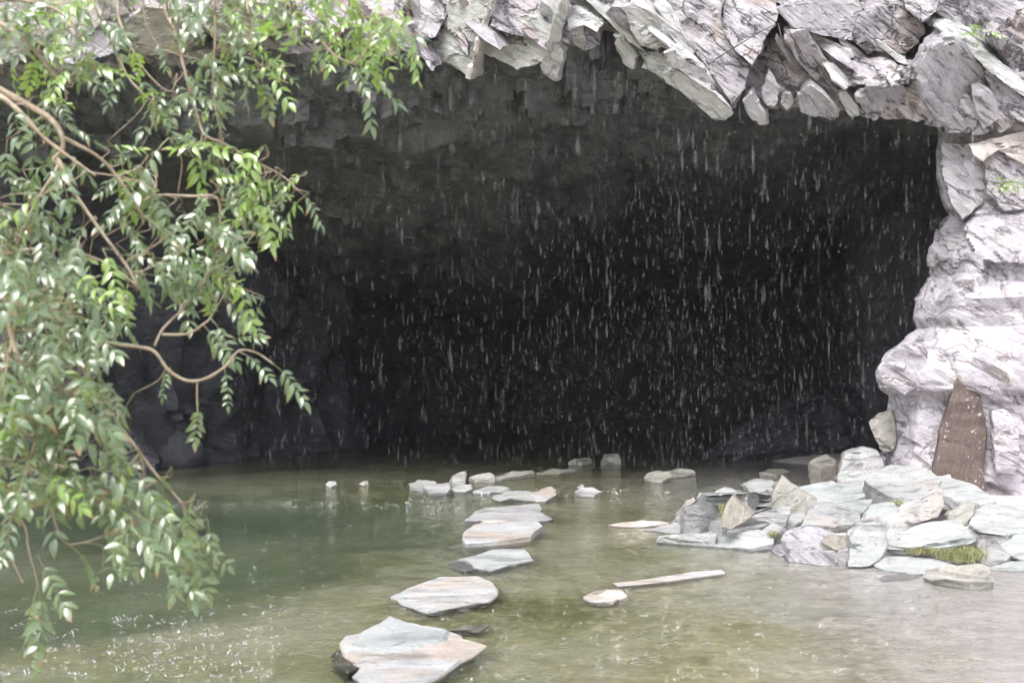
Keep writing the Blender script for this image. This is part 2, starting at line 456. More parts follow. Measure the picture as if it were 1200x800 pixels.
# ------------------------------------------------------------------ cliff: roof of the cave, its broken lip and the face above, one sheet
LIP = [(-900, 60), (-300, 60), (0, 70), (60, 84), (110, 66), (160, 72), (215, 64), (300, 45), (430, 52), (490, 48), (510, 30), (560, 25), (600, 40), (650, 45), (700, 30), (722, 28), (775, 66), (835, 118), (856, 122), (870, 110), (900, 132), (960, 128), (1000, 130), (1070, 134), (1100, 142), (1150, 150), (1200, 138), (1400, 130), (1900, 130)]
LY = [(-900, 19.6), (0, 19.8), (300, 19.6), (500, 19.0), (860, 18.6), (1000, 18.6), (1100, 18.1), (1250, 17.6), (1900, 17.2)]
cols = np.linspace(-850, 1850, 620)
lip_py, lip_Y = lerp_table(cols, LIP), lerp_table(cols, LY)
lip = np.stack([(cols - CX) / F * lip_Y, lip_Y, CH + (HY - lip_py) / F * lip_Y], 1)
rows = []
xs = lip[:, 0]
blend = np.clip((cols - 560) / 260, 0, 1); blend = blend * blend * (3 - 2 * blend)
for k in np.linspace(1, 0, 90)[:-1]:                        # roof, from the far end out to the lip
    tt = k ** 1.3 * 24
    Yr = lip_Y + tt
    zl = np.interp(Yr, [19, 20.5, 24, 28, 34, 46], [5.75, 5.2, 4.35, 3.6, 3.2, 2.6])
    zr = np.interp(Yr, [18, 19.5, 24, 30, 46], [5.3, 5.4, 5.2, 4.6, 3.4])
    zc = zl * (1 - blend) + zr * blend
    w = np.clip(tt / 0.9, 0, 1)
    z = lip[:, 2] * (1 - w) + zc * w
    rows.append(np.stack([xs * (1 + tt * 0.03), Yr, z], 1))
rows.append(lip.copy())
for k in np.linspace(0, 1, 110)[1:]:                        # face above the lip, leaning back
    hgt = k * 5.5
    rows.append(np.stack([xs, lip_Y - 0.15 * np.sin(min(hgt, 1.0) * math.pi) + 0.34 * hgt, lip[:, 2] + hgt], 1))
cp = np.array(rows)
nr = grid_normals(cp)
if nr[-20, 300, 1] > 0:
    nr = -nr
fp = cp.reshape(-1, 3)
d1 = facets(fp, strata(42, 1.5, 0.42, 1.1), 41, 0.9) * 0.22 + facets(fp, strata(38, 0.6, 0.14, 0.5), 57, 0.9) * 0.075
d2 = facets(fp, strata(14, 2.6, 1.2, 1.9), 71, 0.9) * 0.12 + facets(fp, strata(24, 0.9, 0.4, 0.7), 83) * 0.03 + smooth_noise(fp, 0.5, 8) * 0.30 + smooth_noise(fp, 1.3, 9) * 0.18 + smooth_noise(fp, 4.0, 10) * 0.05
isroof = (np.arange(len(rows)) < 80)[:, None] * np.ones((1, len(cols)))
dd = np.where(isroof > 0, d2.reshape(isroof.shape), d1.reshape(isroof.shape))
cp = cp + nr * dd[..., None]
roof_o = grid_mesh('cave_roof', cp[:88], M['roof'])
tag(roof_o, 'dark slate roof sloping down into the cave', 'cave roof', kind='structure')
cliff = grid_mesh('cliff', cp[87:], M['cliff'])
tag(cliff, 'broken layered slate cliff over the cave mouth', 'cliff', kind='structure')

# ------------------------------------------------------------------ slabs and stones
def roughen(bm_, amp, seed, scale=3.0):
    o = Vector((seed * 3.1, seed * 1.7, seed * 2.3))
    for v_ in bm_.verts:
        v_.co += noise.noise_vector(v_.co * scale + o) * amp + noise.noise_vector(v_.co * scale * 4 + o) * amp * 0.4

def slab_mesh(name, top, D, mat, seed=0, layers=3, jit=0.02, amp=0.012, taper=0.05, cuts=2, step=0.16, chip=0.02, bed=38, fine=0.075):
    """broken slate: outline 'top' (world points), thickness vector D, a stepped laminated edge, roughened faces"""
    r = random.Random(seed * 97 + 5)
    top = [Vector(p) for p in top]
    # resample so that the edge can be chipped
    pts = []
    for i, p in enumerate(top):
        q = top[(i + 1) % len(top)]
        k = max(1, min(5, int((q - p).length / step)))
        for j in range(k):
            a = p.lerp(q, j / k)
            if j:
                a += Vector((r.uniform(-1, 1), r.uniform(-1, 1), r.uniform(-.3, .3))) * jit * 0.9
            pts.append(a)
    c = sum(pts, Vector()) / len(pts)
    base = c + D
    bm_ = bmesh.new()
    rings_ = []
    for k in range(layers + 1):
        f = k / layers
        if 0 < k < layers:
            f += r.uniform(-.35, .35) / layers
        off = r.uniform(-1, 1) * jit * 1.2 if k else 0
        ring = []
        for p in pts:
            o = (p - c)
            o = o - D * (o.dot(D) / max(D.length_squared, 1e-9))
            u = o.normalized() if o.length > 1e-6 else Vector()
            ring.append(bm_.verts.new(p - base + D * f + u * (off + taper * f + (r.uniform(-1, 1) * jit * 0.6 if k else 0))))
        rings_.append(ring)
    N = len(pts)
    for a, b_ in zip(rings_[:-1], rings_[1:]):
        for i in range(N):
            bm_.faces.new((a[i], a[(i + 1) % N], b_[(i + 1) % N], b_[i]))
    for ring in (rings_[0], rings_[-1]):
        for tri in tessellate_polygon([[v_.co for v_ in ring]]):
            try:
                bm_.faces.new([ring[i] for i in tri])
            except ValueError:
                pass
    bmesh.ops.recalc_face_normals(bm_, faces=bm_.faces)
    be = [e for e in bm_.edges if len(e.link_faces) == 2 and e.calc_face_angle(0) > 0.9]
    try:
        bmesh.ops.bevel(bm_, geom=be, offset=min(0.012, jit * 0.5), segments=1, affect='EDGES', clamp_overlap=True)
    except Exception:
        pass
    bmesh.ops.triangulate(bm_, faces=[f for f in bm_.faces if len(f.verts) > 3])
    for _ in range(cuts):
        es = [e for e in bm_.edges if e.calc_length() > fine]
        if es:
            bmesh.ops.subdivide_edges(bm_, edges=es, cuts=1, use_grid_fill=True)
            bmesh.ops.triangulate(bm_, faces=[f for f in bm_.faces if len(f.verts) > 4])
    roughen(bm_, amp, seed)
    if chip:
        bm_.normal_update()
        co = np.array([v_.co[:] for v_ in bm_.verts]) + seed * 1.37
        dsp = facets(co, strata(bed, 0.5, 0.15, 0.4), seed % 50, 0.9) * chip + facets(co, strata(bed + 15, 0.2, 0.07, 0.2), seed % 50 + 9, 0.9) * chip * 0.35
        for v_, q_ in zip(bm_.verts, dsp):
            v_.co += v_.normal * q_
    me_ = bpy.data.meshes.new(name)
    bm_.to_mesh(me_); bm_.free()
    finish(me_, mat, 28)
    return me_, base

def slab(name, top, D, mat, parent=None, label=None, cat=None, group=None, **kw):
    me_, base = slab_mesh(name, top, D, mat, **kw)
    o = link(bpy.data.objects.new(name, me_), parent)
    o.location = base
    return tag(o, label, cat, group)

# ---- slabs hanging from the lip, parts of the cliff: (material, outline px, depth, tilt of the outline, thickness vector)
def lipslab(mat, poly, Y, back=(0.15, 0.7, 0.25), dy=0.0, dx=0.0, name='rock_slab', seed=0, parent=None, **kw):
    y0 = sum(p[1] for p in poly) / len(poly); x0 = sum(p[0] for p in poly) / len(poly)
    top = [P(px, py, Y + (py - y0) * dy + (px - x0) * dx) for px, py in poly]
    kw.setdefault('jit', 0.014); kw.setdefault('taper', 0.0); kw.setdefault('amp', 0.007); kw.setdefault('chip', 0.04); kw.setdefault('cuts', 5)
    return slab(name, top, Vector(back), M[mat], parent or cliff, seed=seed, **kw)

LS = [
    ('greenpale', [(506, 62), (509, 48), (522, 20), (530, -15), (584, -15), (566, 34), (560, 58), (548, 90), (530, 76)], 18.85, .006, -.004),
    ('tanedge', [(545, 91), (551, 94), (561, 58), (570, 32), (586, -12), (579, -12), (563, 36), (556, 60)], 18.60, 0, 0),
    ('greenpale', [(561, 56), (572, 32), (592, 14), (630, 22), (646, 44), (638, 68), (632, 76), (606, 81), (578, 68)], 18.75, .008, -.003),
    ('cliff', [(574, 30), (588, -15), (655, -15), (648, 30), (640, 58), (622, 45), (600, 40)], 18.68, -.004, 0),
    ('pale', [(634, 76), (641, 58), (646, 34), (661, -12), (668, -12), (657, 36), (659, 68), (651, 94), (638, 85)], 18.55, 0, .004),
    ('greenpale', [(660, 40), (668, 20), (700, 26), (701, 44), (695, 69), (691, 66), (674, 54)], 18.8, .006, 0),
    ('pale', [(659, -12), (668, -14), (715, -14), (710, 20), (700, 38), (684, 30), (666, 36)], 18.7, -.004, 0),
    ('cliff', [(706, -12), (735, -12), (745, 30), (748, 48), (728, 40), (712, 30)], 18.78, 0, 0),
    ('pale', [(719, 42), (730, 44), (742, 58), (748, 66), (742, 81), (732, 72), (723, 60)], 18.75, .004, 0),
    ('pale', [(728, 8), (742, 4), (768, 16), (800, 40), (815, 62), (796, 66), (776, 56), (770, 58), (752, 52), (740, 34)], 18.45, 0, .002),
    ('greenpale', [(748, 60), (770, 62), (796, 84), (790, 94), (772, 88), (756, 76)], 18.72, .004, 0),
    ('pale', [(775, 88), (786, 80), (800, 84), (830, 104), (857, 126), (858, 134), (850, 141), (838, 141), (812, 120), (796, 106), (780, 98)], 18.3, .003, .002),
    ('pale', [(776, 62), (790, 58), (812, 70), (846, 100), (858, 122), (852, 126), (828, 104), (800, 84), (782, 76)], 18.22, .003, .002),
    ('cliff', [(768, 6), (800, -14), (850, -14), (842, 20), (862, 62), (880, 76), (872, 104), (858, 120), (838, 90), (812, 62), (796, 36)], 18.35, -.004, .001),
    ('cliff', [(842, -14), (908, -16), (912, 24), (896, 48), (882, 78), (862, 60), (846, 24)], 18.3, -.004, 0),
    ('lav', [(895, 118), (893, 104), (900, 80), (908, 90), (914, 104), (911, 122), (904, 128)], 18.4, .004, 0),
    ('pale', [(870, 118), (880, 110), (896, 130), (899, 146), (890, 148), (876, 132)], 18.4, .004, 0),
    ('pale', [(914, 122), (918, 108), (926, 110), (930, 122), (922, 130)], 18.45, 0, 0),
    ('lav', [(936, 110), (950, 98), (966, 112), (984, 130), (976, 140), (950, 138), (938, 132)], 18.35, .004, 0),
    ('cliff', [(920, 40), (944, 34), (960, 62), (978, 88), (984, 108), (966, 108), (950, 92), (934, 72)], 18.3, 0, .003),
    ('pale', [(958, 66), (966, 66), (992, 88), (1000, 100), (992, 104), (976, 94)], 18.2, 0, .003),
    ('greenpale', [(984, 110), (992, 106), (1006, 124), (1008, 136), (996, 136)], 18.35, 0, 0),
    ('lav', [(1004, 112), (1016, 100), (1060, 100), (1068, 116), (1074, 134), (1044, 140), (1014, 134)], 18.25, .004, 0),
    ('cliff', [(978, 76), (1000, 66), (1040, 70), (1066, 84), (1066, 98), (1018, 100), (996, 98)], 18.15, -.004, 0),
    ('pale', [(1040, 92), (1062, 82), (1070, 90), (1060, 100), (1046, 100)], 18.05, 0, 0),
    ('lav', [(912, 10), (960, -12), (1000, -12), (1012, 20), (1000, 48), (960, 40), (930, 32)], 18.2, -.004, 0),
    ('cliff', [(1004, 20), (1030, 0), (1076, 10), (1084, 40), (1060, 62), (1020, 60), (1002, 46)], 18.2, -.004, 0),
    ('lav', [(1074, 84), (1088, 58), (1108, 42), (1130, 52), (1148, 78), (1160, 110), (1166, 138), (1150, 150), (1128, 156), (1100, 140), (1082, 116)], 17.75, .003, .002),
    ('lav', [(1138, 100), (1150, 96), (1168, 120), (1172, 138), (1152, 152), (1142, 130)], 17.7, 0, 0),
    ('greenpale', [(1098, 32), (1116, 30), (1160, 62), (1216, 110), (1216, 124), (1180, 100), (1140, 66), (1112, 44)], 17.6, 0, .002),
    ('cliff', [(1150, 78), (1164, 84), (1216, 126), (1216, 146), (1176, 138), (1162, 112)], 17.68, 0, .002),
    ('cliff', [(1060, -14), (1110, -14), (1100, 12), (1082, 24), (1062, 12)], 18.0, -.004, 0),
    ('cliff', [(1156, 40), (1180, 44), (1216, 70), (1216, 104), (1180, 74)], 17.75, 0, .002),
    ('greenpale', [(505, 60), (500, 40), (470, 30), (462, 44), (470, 60), (490, 68)], 19.15, .006, 0),
    ('greenpale', [(628, 92), (640, 88), (652, 96), (640, 126), (630, 128), (624, 112)], 20.2, .006, 0),
    ('lav', [(480, 30), (498, -12), (532, -14), (524, 16), (510, 44), (494, 46)], 18.9, -.003, 0),
    ('grey', [(20, 20), (48, -14), (110, -14), (122, 22), (108, 40), (60, 60), (30, 46)], 19.3, -.003, 0),
    ('lav', [(60, 64), (90, 36), (126, 24), (146, 44), (138, 60), (110, 70), (84, 76)], 19.2, .004, 0),
    ('grey', [(140, 30), (170, 8), (215, 12), (232, 40), (214, 62), (170, 66), (150, 56)], 19.2, .004, 0),
    ('grey', [(236, 30), (262, 0), (320, 4), (330, 30), (300, 50), (258, 52)], 19.2, .004, 0),
    ('grey', [(-60, 40), (-30, 20), (20, 24), (40, 56), (20, 76), (-30, 74)], 19.3, .004, 0),
]
for i, (mt, poly, Y, dy, dx) in enumerate(LS):
    rr = random.Random(i * 31 + 4)
    lipslab(mt, poly, Y, dy=dy + rr.uniform(-.006, .010), dx=dx + rr.uniform(-.006, .006), seed=100 + i)

def shard(px, py, ln, wd, ang, Y, mat, seed, r):
    a = math.radians(ang)
    e1, e2 = Vector((math.cos(a), math.sin(a))), Vector((-math.sin(a), math.cos(a)))
    sh = [(-.5, -.15), (-.32, -.5), (.1, -.42), (.38, -.5), (.5, -.05), (.34, .42), (-.05, .5), (-.4, .38)]
    poly = []
    for u_, v_ in sh:
        q = Vector((px, py)) + e1 * (u_ * ln * r.uniform(.8, 1.2)) + e2 * (v_ * wd * r.uniform(.7, 1.3))
        poly.append((q.x, q.y))
    lipslab(mat, poly, Y, back=(0.12, .5, .2), dy=r.uniform(-.008, .012), dx=r.uniform(-.01, .01), seed=seed, cuts=3, step=.3, fine=.1, layers=2, chip=.02)
sr = random.Random(64)
for i in range(40):
    px = sr.uniform(470, 1215)
    lp = float(lerp_table(px, LIP))
    py = lp - sr.uniform(4, 150) if px > 720 else lp - sr.uniform(0, 60) + 8
    if py < -20:
        py = sr.uniform(-10, lp)
    ang = sr.gauss(62, 6) if px < 700 else sr.gauss(42, 4) if px < 960 else sr.gauss(36, 6)
    Y = float(lerp_table(px, [(470, 18.8), (700, 18.55), (800, 18.2), (1000, 18.08), (1100, 17.7), (1215, 17.55)])) + sr.uniform(-.04, .16) + .0035 * max(0, lp - py)
    shard(px, py, sr.uniform(40, 130), sr.uniform(6, 15), ang, Y, sr.choice(('pale', 'cliff', 'cliff', 'lav', 'pale', 'greenpale', 'lav')), 700 + i, sr)

# ------------------------------------------------------------------ buttress on the right of the mouth
SIL = [(100, 1108), (150, 1107), (175, 1102), (200, 1102), (225, 1110), (243, 1117), (256, 1110), (270, 1103), (300, 1096), (322, 1098), (334, 1090), (352, 1076), (372, 1072), (384, 1078), (398, 1062), (415, 1040), (432, 1029), (446, 1030), (456, 1036), (462, 1046), (480, 1044), (500, 1042), (530, 1037), (550, 1036), (570, 1040), (600, 1030), (640, 1020)]
BUL = [(100, .5), (170, .1), (250, .12), (270, .22), (318, .3), (328, .24), (336, .62), (352, .72), (366, .58), (440, .52), (456, .48), (470, .26), (520, .24), (570, .3), (620, .5)]
prow = np.linspace(110, 640, 320)
bx = []
for py in prow:
    sx = (lerp_table(py, SIL) - CX) / F * 18.7
    bu = lerp_table(py, BUL)
    z = CH + (HY - py) / F * 18.5
    pl = curve([(sx + 1.6, 21.2), (sx + .35, 19.8), (sx + 0.02, 18.85), (sx + .25, 18.35 - bu * .5), (sx + .9, 18.1 - bu), (sx + 2.0, 17.9 - bu), (9.0, 17.5 - bu), (13, 17.2 - bu)], 340)
    bx.append(np.c_[pl, np.full(len(pl), z)])
bp_ = np.array(bx)
nr = grid_normals(bp_)
if nr[160, 180, 1] > 0:
    nr = -nr
fp = bp_.reshape(-1, 3)
d = facets(fp, strata(32, 1.5, 0.7, 1.0), 91, 0.9) * 0.10 + facets(fp, strata(38, 0.7, 0.2, 0.4), 95, 0.9) * 0.032
zrow = bp_[..., 2].ravel()
calm = np.where((zrow > CH + (HY - 452) / F * 18.5) & (zrow < CH + (HY - 352) / F * 18.5), 0.45, 1.0)
bp_ = bp_ + nr * (d * calm).reshape(bp_.shape[:2])[..., None]
butt = grid_mesh('rock_buttress', bp_, M['buttress'])
tag(butt, 'tall pale lavender slate buttress with ledges at the right side of the cave mouth', 'rock')
for i, (mt, poly, Y, dy, dx, back) in enumerate([
    ('brown', [(1094, 566), (1096, 545), (1104, 500), (1117, 456), (1122, 440), (1147, 444), (1150, 470), (1156, 500), (1154, 530), (1152, 556), (1156, 580), (1120, 582)], 17.66, -.0008, 0, (0.1, .45, 0)),
    ('buttress', [(1162, 482), (1178, 478), (1192, 490), (1194, 540), (1188, 556), (1168, 552), (1164, 520)], 17.45, 0, 0, (0.1, .5, 0)),
    ('lav', [(1104, 166), (1140, 172), (1156, 215), (1150, 236), (1128, 258), (1116, 240), (1104, 205)], 18.25, -.002, 0, (0.2, .6, 0)),
    ('tanedge', [(1136, 170), (1216, 150), (1216, 200), (1170, 176), (1152, 188), (1142, 182)], 17.9, 0, 0, (0.1, .7, .1)),
    ('cliff', [(1150, 184), (1172, 176), (1216, 196), (1216, 244), (1178, 246), (1156, 226)], 18.0, 0, 0, (0.1, .6, .1)),
    ('buttress', [(1030, 432), (1042, 416), (1062, 400), (1080, 404), (1088, 430), (1080, 452), (1060, 462), (1034, 448)], 18.0, .002, 0, (.3, .7, .0)),
]):
    lipslab(mt, poly, Y, back=back, dy=dy, dx=dx, seed=200 + i, parent=butt, cuts=5, bed=10, chip=.012 if mt == 'brown' else .03)

# ------------------------------------------------------------------ stepping stones and rubble (outline px + height above the water at each corner)
GOLD = 0.35
def stone(name, poly, label, mat='rubble', depth=None, group=None, cat='stone', seed=None, **kw):
    if name == 'stepping_stone':
        poly = [(a, b_, h * .42) for a, b_, h in poly]
        kw.setdefault('taper', -.07); kw.setdefault('amp', .006); kw.setdefault('chip', .012)
    if name == 'pond_stone':
        kw.setdefault('taper', -.03)
    tl = kw.pop('tilt', 0)
    if tl:
        r_ = random.Random(len(label) * 7 + int(poly[0][0]))
        mx_ = sum(p[0] for p in poly) / len(poly); my_ = sum(p[1] for p in poly) / len(poly)
        W_ = max(p[0] for p in poly) - min(p[0] for p in poly)
        ax_, ay_ = r_.uniform(-tl, tl), r_.uniform(-tl * 1.5, tl)
        poly = [(px, py, h + ax_ * (px - mx_) / W_ + ay_ * (py - my_) / W_) for px, py, h in poly]
    top = [PH(px, py, h) for px, py, h in poly]
    cx_ = sum(p.x for p in top) / len(top); cy_ = sum(p.y for p in top) / len(top)
    hmin = min(h for _, _, h in poly)
    if depth is None:
        depth = max(0.12, hmin - min(gh(cx_, cy_), 0.3) + 0.06)
        depth = min(depth, 0.9)
    kw.setdefault('taper', 0.05); kw.setdefault('bed', 0); kw.setdefault('cuts', 3)
    return slab(name, top, Vector((0, 0, -depth)), M[mat], None, label, cat, group, seed=seed or (len(bpy.data.objects) * 7 + 3), **kw)

STEP = 'stepping stones across the pond'
s1 = stone('stepping_stone', [(397, 752, .05), (404, 744, .06), (420, 741, .07), (445, 728, .09), (457, 721, .1), (470, 726, .09), (490, 731, .09), (520, 737, .08), (573, 755, .05), (540, 775, .04), (500, 800, .05), (470, 822, .05), (412, 822, .05), (420, 798, .04), (411, 791, .03), (422, 780, .04), (404, 768, .04)], 'largest nearest stepping stone with a pointed right corner, tan and pale blue', 'tan', group=STEP, depth=.3)
slab('top_layer', [PH(px, py, h) for px, py, h in [(408, 756, .036), (425, 742, .044), (446, 730, .052), (457, 722.5, .058), (471, 728, .053), (500, 734, .051), (524, 738, .047), (517, 748, .043), (490, 754, .041), (450, 759, .036)]], Vector((0, 0, -.03)), M['mint'], None, seed=411, layers=1, jit=.008, amp=.003, chip=.006).parent = s1
bpy.data.objects['top_layer'].location -= s1.location
stone('stepping_stone', [(457, 698, .03), (475, 688, .05), (495, 681, .06), (515, 676, .07), (545, 675, .07), (560, 675.5, .06), (578, 682, .05), (584, 695, .03), (575, 704, .02), (540, 708, .03), (515, 714, .02), (500, 719, .0), (470, 708, .01)], 'second nearest stepping stone, rounded tan slab with a pale blue centre', 'tan', group=STEP, depth=.26)
stone('stepping_stone', [(543, 652, .05), (570, 645, .06), (590, 643, .06), (615, 643, .06), (626, 655, .03), (600, 660, .03), (575, 668, .02), (556, 664, .02), (550, 657, .03)], 'flat pale stepping stone lying third from the front with a forked left edge', 'mint', group=STEP, depth=.25)
stone('stepping_stone', [(523, 661, -.01), (545, 653, .0), (556, 658, .01), (562, 666, -.01), (545, 671, -.03), (528, 667, -.03)], 'small tan slab half under water at the left of the third stepping stone', 'tan', group=STEP, depth=.25)
stone('stepping_stone', [(542, 630, .12), (545, 622, .17), (556, 613, .2), (580, 610, .2), (605, 609, .2), (630, 608, .2), (636, 616, .14), (622, 628, .12), (600, 632, .1), (570, 635, .1), (546, 637, .1)], 'thick pinkish orange-edged stepping stone fourth from the front', 'tan', group=STEP, depth=.4)
stone('stepping_stone', [(545, 609, .03), (556, 598, .12), (575, 593, .14), (605, 592, .14), (626, 589, .16), (633, 590, .15), (634, 598, .1), (650, 608, .01), (620, 610, .04), (580, 610, .06)], 'broad pale grey stepping stone just behind the orange-edged one', 'rubble', group=STEP, depth=.4)
stone('stepping_stone', [(576, 584, .03), (580, 579, .07), (605, 574, .12), (622, 576, .12), (628, 580, .1), (626, 587, .03), (600, 583, .05), (586, 587, .02)], 'flat dark-edged stepping stone behind the broad pale one', 'rubble', group=STEP, depth=.12)
stone('stepping_stone', [(619, 577, .13), (634, 572, .18), (646, 570, .2), (652, 573, .17), (650, 580, .12), (640, 586, .05), (626, 586, .05)], 'humped tan stone at the right end of the dark-edged stepping stone', 'tan', group=STEP, depth=.3)
FAR = 'low stones at the back of the pond'
for poly, lab, mt, dp in [
    ([(478, 566, .05), (490, 561, .08), (510, 563, .08), (512, 568, .05), (496, 573, .04), (482, 571, .04)], 'pale flat stone at the left end of the far row', 'rubble', .25),
    ([(497, 571, .08), (510, 566, .12), (526, 565, .13), (529, 571, .08), (524, 576, .04), (504, 577, .04)], 'thick pale block beside the leftmost far flat stone', 'rubble', .3),
    ([(529, 572, .05), (540, 568, .08), (552, 569, .08), (553, 572, .05), (545, 575, .03), (533, 575, .03)], 'small white flat stone with its reflection between two pale far stones', 'mint', .2),
    ([(527, 561, .1), (530, 556, .18), (545, 553, .22), (546.5, 560, .12), (538, 563, .06)], 'small upright tan cube of stone in the far row', 'tan', .35),
    ([(549, 559, .06), (554, 556, .1), (574, 553, .14), (580, 557, .1), (574, 561, .05), (556, 562, .04)], 'grey oblong stone right of the upright tan cube', 'grey', .3),
    ([(579, 558, .05), (598, 553, .09), (624, 551, .1), (626, 554, .06), (604, 558, .04), (588, 560, .03)], 'long thin greenish stone right of the grey oblong one', 'grey', .25),
    ([(555, 576, .02), (572, 571, .06), (592, 569, .08), (597, 572, .05), (580, 576, .02), (564, 578, .01)], 'thin tilted pale sliver of slate left of the dark-edged stepping stone', 'rubble', .2),
    ([(628, 553, .03), (648, 549, .06), (672, 548, .06), (677, 550, .04), (656, 553, .03), (640, 554, .02)], 'faint flat slab low in the water in front of the dark cave', 'grey', .2),
    ([(674, 577, .03), (682, 573, .07), (694, 572, .08), (704, 576, .04), (696, 580, .02), (680, 580, .02)], 'lone small pale slab right of the stepping stones', 'rubble', .25),
    ([(677, 570, .03), (681, 567, .07), (685, 568, .06), (685, 571, .03), (680, 572, .02)], 'tiny pale pebble behind the lone small slab', 'rubble', .2),
    ([(753, 560, .05), (757, 553, .12), (770, 550, .15), (784, 553, .12), (788, 558, .06), (776, 563, .03), (762, 563, .03)], 'greenish humped stone alone in mid-water before the cave', 'grey', .35),
    ([(782, 552, .08), (796, 548, .13), (812, 550, .1), (815, 554, .05), (800, 558, .02), (788, 558, .03)], 'thin dark-topped slab leaning on the greenish humped stone', 'grey', .25),
    ([(381, 568, .02), (385, 564, .06), (392, 564, .06), (394, 567, .03), (388, 570, .01)], 'small pale pebble alone on the left water', 'rubble', .3),
    ([(420, 566, .02), (426, 563, .05), (431, 564, .05), (432, 566, .02), (426, 568, .01)], 'tiny grey pebble right of the pale one on the left water', 'grey', .3),
    ([(666, 542, .04), (674, 537, .12), (690, 536, .12), (694, 540, .06), (682, 543, .03)], 'dim grey block near the back of the cave, left one', 'grey', .3),
    ([(704, 540, .08), (708, 533, .16), (724, 532, .18), (728, 538, .1), (718, 542, .04)], 'dim squarish grey block near the back of the cave, right one', 'grey', .3),
    ([(712, 614, .01), (738, 610, .04), (770, 611, .05), (784, 613, .03), (760, 616, .01), (734, 617, .0)], 'long low sliver of slate touching the tip of the rubble bank', 'tan', .2),
    ([(948, 542, .32), (954, 535, .4), (968, 531, .45), (978, 536, .4), (980, 544, .3), (962, 548, .28)], 'jagged pale rock inside the cave on its right floor', 'grey', .3),
    ([(866, 567, .06), (880, 564, .09), (912, 563, .1), (918, 567, .06), (896, 571, .03), (874, 571, .03)], 'flat dim slab at the water edge behind the pale boulder', 'grey', .2),
    ([(890, 553, .05), (900, 549, .09), (918, 548, .1), (926, 552, .06), (910, 556, .03)], 'pale low stone in the shadowed inlet by the cave floor', 'grey', .2),
]:
    stone('pond_stone', poly, lab, mt, dp, group=FAR, cuts=1, jit=.012, amp=.01)
stone('pond_stone', [(684, 699, .01), (697, 692, .05), (712, 689, .06), (728, 690, .05), (736, 697, .02), (722, 704, .0), (706, 703, .02), (694, 705, .0)], 'lone low tan stone in open water right of the stepping stones', 'tan', .2)
stone('pond_stone', [(524, 739, .0), (548, 732, .0), (575, 730, .0), (570, 738, -.01), (562, 743, -.01), (545, 742, -.02)], 'thin tan slab just awash behind the largest stepping stone', 'tan', .14)
stone('pond_stone', [(388, 770, -.03), (400, 762, -.02), (416, 768, -.02), (422, 782, -.03), (408, 796, -.05), (392, 786, -.05)], 'drowned greenish slab at the left side of the largest stepping stone', 'grey', .3)
# drowned plank of slate
stone('slate_splinter', [(718, 683, .0), (765, 677, .015), (810, 670, .02), (846, 667, .02), (850, 671, .015), (812, 676, .01), (770, 682, .005), (724, 687, .0)], 'long thin splinter of slate lying awash before the rubble bank', 'tan', .05, cat='stone', jit=.006, amp=.003, chip=.003, taper=-.01)

